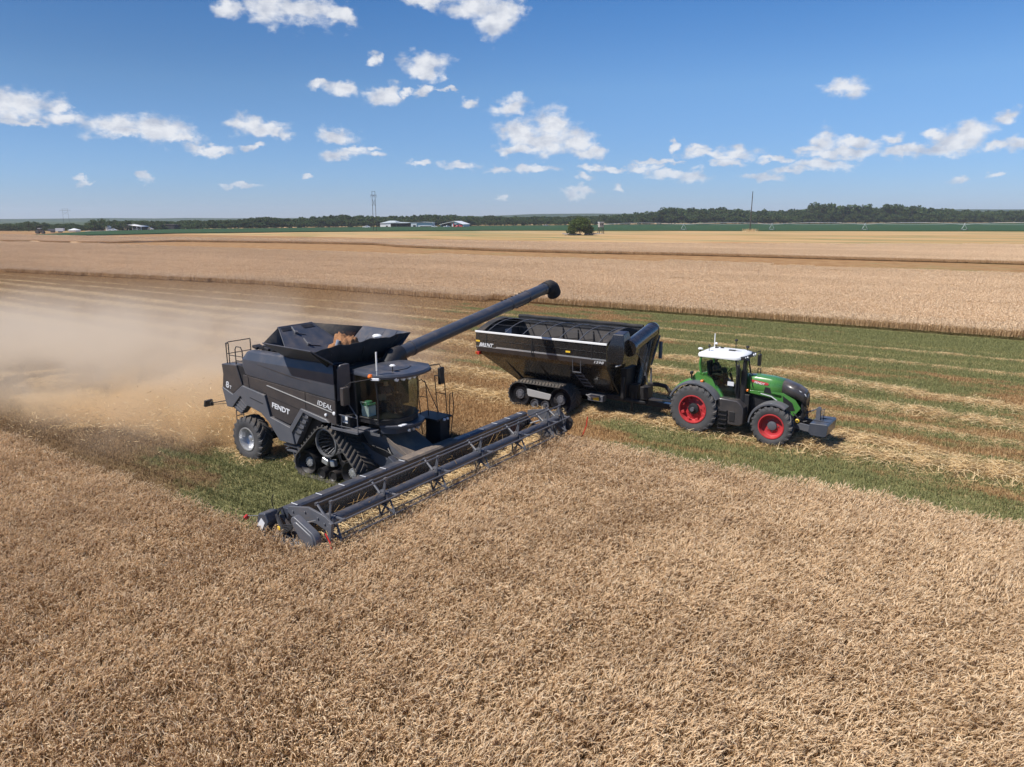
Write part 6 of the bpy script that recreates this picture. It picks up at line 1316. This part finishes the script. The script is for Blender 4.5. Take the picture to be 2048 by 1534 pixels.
q = MB(); q.ext(0, .4, 0, 18, 0, h); q.ext(L-.4, L, 0, 18, 0, h); q.ext(L*.5, L*.56, 0, .4, 0, h*1.5); q.ext(0, L, 17.6, 18, 0, h); q.prism([(L*.5, h), (L*.95, h), (L*.66, h*1.9)], 0, .3); q.build('wall', M['tin'], t)
q = MB(); q.loft([[(-1, -1, h*.88), (L*.62, -1, h*2.05), (L*1.02, -1, h*.95)], [(-1, 19, h*.88), (L*.62, 19, h*2.05), (L*1.02, 19, h*.95)]]); q.build('roof', M['white'], t, solid=.3, smooth=0)
q = MB(); q.ext(.5, L-.5, 9, 9.3, 0, h*1.2); q.build('bay_shade_sheet', M['dark'], t)  # dark sheet across the shed, painted shade under the roof
q = MB(); q.ext(L*.8, L*.97, -.2, 0, 0, h*.9); q.ext(L*.56, L*.60, -.2, 0, 0, h*1.3); q.build('trim', M['red'], t)
def truck(px, py, label, s=1.0, mat='white', an=.1):
    w = gnd(px, py); t = thing('pickup_truck', label, 'pickup truck', (w.x, w.y, 0), an, 'vehicles parked at the farm'); q = MB(); q.prism([(-2.8*s, .5), (-2.8*s, 1.15*s), (-.6*s, 1.15*s), (-.3*s, 1.95*s), (1.0*s, 1.95*s), (1.5*s, 1.25*s), (2.7*s, 1.15*s), (2.8*s, .5)], -.95*s, .95*s); q.build('body', M[mat], t, bevel=.08)
    q = MB(); q.prism([(-.35*s, 1.25*s), (-.2*s, 1.8*s), (.95*s, 1.8*s), (1.3*s, 1.28*s)], -.97*s, .97*s); q.build('window', M['dark'], t)
    for x in (-1.7, 1.7):
        for y in (-.85, .85): q = MB(); q.lathe([(.01, -.15), (.42*s, -.15), (.42*s, .15), (.01, .15)], (x*s, y*s, .42*s), 'y', 14); q.build('wheel', M['tread'], t)
truck(869, 455.2, 'white pickup parked between the plain white shed and the gabled shed'); truck(894, 455.2, 'white pickup parked under the left eave of the gabled shed', 1.05, 'white', .3); truck(914, 455, 'dull red pickup parked in front of the gabled shed', 1.0, 'red', 1.2)
truck(1092, 452.5, 'pale pickup parked alone at the edge of the woods', 1.1, 'oldwood', .2); truck(226, 462.2, 'white pickup parked below the grain bin at the far farm', 1.0, 'white', .2); truck(273, 460.8, 'pale pickup parked beside the open shed at the far farm', 1.0, 'tin', .4); truck(300, 460.2, 'white pickup parked right of the open shed at the far farm', 1.0, 'white', 0); truck(733, 456, 'white pickup parked left of the two-pole power structure', 1.2, 'white', 0)
w0, L, h, an, sc = fbox(212.5, 222, 462, 8.5, 5); t = thing('grain_bin', 'small round metal grain bin with pale conical roof at the far farm', 'grain bin', (w0.x+L/2, w0.y, 0), 0); q = MB(); q.cyl((0, 0, 0), L/2, 0, h*.8, 'z', 20); q.build('wall', M['tinroof'], t); q = MB(); q.lathe([(L*.53, h*.8), (L*.08, h*1.22), (.01, h*1.25)], (0, 0, 0), 'z', 20); q.build('roof', M['white'], t)
w0, L, h, an, sc = fbox(257, 285, 461, 7, 8); t = thing('barn', 'open sided shed with pale sloping roof at the far farm', 'shed', (w0.x, w0.y, 0), an, 'farm buildings at the far left'); q = MB(); q.add([(-.5, -1, h*1.45), (L, -1, h*.9), (L, 9, h*.95), (-.5, 9, h*1.5)], [(0, 1, 2, 3)]); q.build('roof', M['white'], t, solid=.3)
q = MB(); q.ext(0, L*.85, 8.4, 8.8, 0, h); q.build('wall', M['dark'], t)
for k in range(4): q = MB(); q.ext(L*.3*k, L*.3*k+.3, 0, .3, 0, h*(1.35-.15*k)); q.build('post', M['tin'], t)
w0, L, h, an, sc = fbox(238, 256, 461, 6, 8); t = thing('barn', 'dark low shed with pale doors between the grain bin and the open shed', 'shed', (w0.x, w0.y, 0), an, 'farm buildings at the far left'); q = MB(); q.ext(0, L, 0, 7, 0, h); q.build('wall', M['pole'], t); q = MB(); q.prism([(-.4, h), (L+.4, h), (L+.2, h*1.15), (L/2, h*1.3), (-.2, h*1.15)], -.3, 7.3); q.build('roof', M['dark'], t)
for k in (.1, .6): q = MB(); q.ext(L*k, L*(k+.25), -.12, 0, h*.2, h*.8); q.build('door', M['oldwood'], t)
w0, L, h, an, sc = fbox(315.5, 348.5, 459.5, 9, 6); t = thing('barn', 'long black windowless livestock shed right of the far farm', 'shed', (w0.x, w0.y, 0), an, 'farm buildings at the far left'); q = MB(); q.ext(0, L, 0, 8, 0, h*.9)
q.build('wall', M['dark'], t); q = MB(); q.prism([(-.4, h*.9), (L+.4, h*.9), (L+.4, h*.96), (L/2, h*1.04), (-.4, h*.96)], -.3, 8.3); q.build('roof', M['pole'], t)
w0, L, h, an, sc = fbox(136, 152.5, 463.5, 5.5, 6); t = thing('tent', 'small white peaked canopy at the far left edge of the bean field', 'canopy tent', (w0.x, w0.y, 0), an); q = MB(); q.prism([(L*.1, 0), (L*.9, 0), (L*.9, h*.45), (L*.1, h*.45)], 0, 5); q.build('wall', M['tin'], t); q = MB(); q.loft([[(-.2, -.5, h*.45), (L, -.5, h*.45), (L, 5.5, h*.45), (-.2, 5.5, h*.45)], [(L*.45, 2.4, h), (L*.55, 2.4, h), (L*.55, 2.6, h), (L*.45, 2.6, h)]], close=True); q.build('roof', M['white'], t)
w = gnd(81, 467.5); t = thing('farm_tractor', 'dusty red farm vehicle with dark wheels at the far left', 'tractor', (w.x, w.y, 0), .1); q = MB(); q.prism([(-2.2, .9), (-2.2, 2.0), (-1.0, 2.1), (-.9, 3.1), (.6, 3.1), (.8, 2.0), (2.4, 1.8), (2.4, .9)], -.8, .8); q.build('body', M['bark'], t, bevel=.05); q = MB(); q.ext(-1.0, .7, -.9, .9, 3.1, 3.35); q.build('roof', M['white'], t)
for x, r in ((-1.4, 1.0), (1.7, .7)):
    for y in (-1.0, 1.0): q = MB(); q.lathe([(.01, -.25), (r, -.25), (r, .25), (.01, .25)], (x, y, r), 'y', 16); q.build('wheel', M['tread'], t)
for i, (px, lb) in enumerate(((106, 'grey trailer parked in the dust left of the white canopy'), (121, 'pale box trailer next to the white canopy at the far left'))):
    w = gnd(px, 465); t = thing('trailer', lb, 'trailer', (w.x, w.y, 0), .1); q = MB(); q.ext(-2.6, 2.6, -1, 1, .8, 2.3+.5*i); q.build('body', M['tin'] if i else M['steel'], t, bevel=.05)
    for x in (-.6, .6): q = MB(); q.lathe([(.01, -1.1), (.45, -1.1), (.45, 1.1), (.01, 1.1)], (x, 0, .45), 'y', 14); q.build('wheel', M['tread'], t)
# centre pivot irrigation machine over the bean field
pv = [(1150, 462), (1195, 461.5), (1367, 461), (1543, 461), (1729, 461.3), (1928, 462), (2140, 463)]
pw = [gnd(*p) for p in pv]; t = thing('irrigation_machine', 'long wheeled irrigation machine with pale pipe across the bean field', 'irrigation machine', tuple(pw[2]), 0); o0 = pw[2]
for p in pw[2:]:
    c_ = p-o0; q = MB(); q.bar(c_+Vector((-1.8, 0, .9)), c_+Vector((0, 0, 4.3)), .10, 6); q.bar(c_+Vector((1.8, 0, .9)), c_+Vector((0, 0, 4.3)), .10, 6); q.bar(c_+Vector((-1.9, 0, .8)), c_+Vector((1.9, 0, .8)), .10, 6); q.box(c_+Vector((0, 0, 4.5)), (.5, .4, .5)); tw_ = q.build('tower', M['tin'], t)
    for x in (-1.8, 1.8): q = MB(); cc = c_+Vector((x, 0, .65)); q.lathe([(.4, -.15), (.65, -.15), (.65, .15), (.4, .15)], tuple(cc), 'y', 14, closed=True); q.build('wheel', M['tread'], tw_)
q = MB()
for a_, b_ in zip(pw[1:], pw[2:]):
    pts = [(a_-o0)*(1-k/8)+(b_-o0)*(k/8)+Vector((0, 0, 4.2+1.0*math.sin(math.pi*k/8))) for k in range(9)]; q.tube(pts, .085, 6)
    q.tube([(a_-o0)*(1-k/8)+(b_-o0)*(k/8)+Vector((0, .3, 4.1-.1*math.sin(math.pi*k/8))) for k in range(9)], .04, 5)
q.build('water_pipe', M['tin'], t)
# pale farm track along the trees
tk = MB(); tk.prism([(p.x, p.y) for p in [gnd(*q_) for q_ in ((170, 463.9), (360, 460.2), (640, 456.6), (930, 454.2), (930, 453.4), (640, 455.6), (360, 459.2), (170, 463.2))]], .02, .30, 'xy'); kindof(tk.build('farm_track', M['oldwood'], smooth=0), 'structure')

# ------------------------------------------------------------------ dust behind the combine
def dust_cloud():
    mb = MB(); mb.box((-31.0, 9.5, 2.95), (54.0, 33.0, 6.0)); m, b = new_mat('dust'); vec, X, Y = fieldcoord(b)
    g = b.n('ShaderNodeNewGeometry'); sz = b.n('ShaderNodeSeparateXYZ'); b.put(sz.inputs[0], g.outputs['Position']); Z = sz.outputs[2]; wp = g.outputs['Position']
    s = b.m('SUBTRACT', -5.5, X)                                     # distance behind the machine
    warp = b.v('MULTIPLY_ADD', b.v('SUBTRACT', b.noise(wp, .35, 3, .5, out='Color'), (.5, .5, .5)), (2.6, 2.6, 2.0), wp)
    n1 = b.noise(warp, .75, 6, .66); n2 = b.noise(b.v('MULTIPLY', warp, (1, 1, 1.3)), .20, 5, .6)
    wd = b.m('DIVIDE', b.m('ABSOLUTE', b.m('SUBTRACT', Y, b.m('MULTIPLY', s, .06))), b.m('MULTIPLY_ADD', s, .36, 1.7))
    ht = b.m('DIVIDE', Z, b.m('MAXIMUM', b.m('MULTIPLY_ADD', s, -.09, 2.9), .6))
    pl = b.m('MULTIPLY', b.m('MULTIPLY', b.smooth(s, .1, 1.6), b.smooth(s, 7, 20, 1, 0)), b.m('MULTIPLY', b.smooth(wd, .45, 1.0, 1, 0), b.smooth(ht, .25, 1.0, 1, 0)))
    d1 = b.m('MULTIPLY', b.m('MULTIPLY', pl, b.smooth(b.m('MULTIPLY_ADD', pl, .16, b.m('MULTIPLY_ADD', b.m('SUBTRACT', n2, .5), .8, n1)), .47, .70)), 1.5)
    hz = b.m('MULTIPLY', b.m('MULTIPLY', b.smooth(s, -.5, 4), b.smooth(s, 14, 52, 1, 0)), b.m('MULTIPLY', b.m('MULTIPLY', b.smooth(Y, -6.5, .5), b.smooth(Y, 3, 21, 1, 0)), b.smooth(Z, .4, 5.6, 1, 0)))
    d2 = b.m('MULTIPLY', hz, b.smooth(n2, .39, .64, .018, .38))
    tot = b.m('ADD', d1, d2); k = b.m('DIVIDE', d1, b.m('ADD', tot, 1e-5))
    v = b.n('ShaderNodeVolumePrincipled'); b.put(v.inputs['Color'], b.mix(k, rgb(.93, .82, .67), rgb(.91, .69, .41))); v.inputs['Anisotropy'].default_value = .3; b.put(v.inputs['Density'], tot)
    o_ = b.n('ShaderNodeOutputMaterial'); b.put(o_.inputs['Volume'], v.outputs[0])
    o = mb.build('dust_cloud', m, None, smooth=0); o.location = tuple(FO); o.rotation_euler = (0, 0, R(HEAD)); o['label'] = 'golden cloud of chaff and pale dust blowing out behind the combine'; o['category'] = 'dust'; kindof(o, 'stuff')
dust_cloud()
rbk = Ribbons(); rgk = np.random.default_rng(78); nk = 6000; uk = rgk.beta(1.1, 1.9, nk); xk = -5.6-uk*15; yk = rgk.normal(0, 1, nk)*(.9+3.6*uk); zk = np.abs(rgk.normal(0, 1, nk))*(.75-.35*uk)+1.0*(1-uk)*rgk.random(nk)+.05
ak = rgk.uniform(0, 6.28, nk); lk = rgk.uniform(.03, .12, nk)[:, None]; dk_ = unit(np.stack([np.cos(ak), np.sin(ak), rgk.normal(0, .5, nk)], 1)); ck = np.stack([xk, yk, zk], 1)
rbk.strip(np.stack([ck-dk_*lk, ck+dk_*lk], 1), np.full((nk, 2), .008), unit(np.cross(dk_, rgk.normal(size=(nk, 3)))), rgk.uniform(.4, 1, nk))
o_ = bpy.data.objects.new('flying_chaff', rbk.mesh('flying_chaff', M['straw'])); col.objects.link(o_); o_.location = tuple(FO); o_.rotation_euler = (0, 0, R(HEAD)); kindof(o_, 'stuff')
HAZE = True
if HAZE:
    q = MB(); q.ext(-4600, 4600, -60, 4800, -4, 75); m, b = new_mat('haze'); v = b.n('ShaderNodeVolumePrincipled'); v.inputs['Color'].default_value = rgb(.78, .86, 1.0); v.inputs['Density'].default_value = 0.00011; v.inputs['Anisotropy'].default_value = .2
    o_ = b.n('ShaderNodeOutputMaterial'); b.put(o_.inputs['Volume'], v.outputs[0]); kindof(q.build('haze', m, smooth=0), 'stuff')
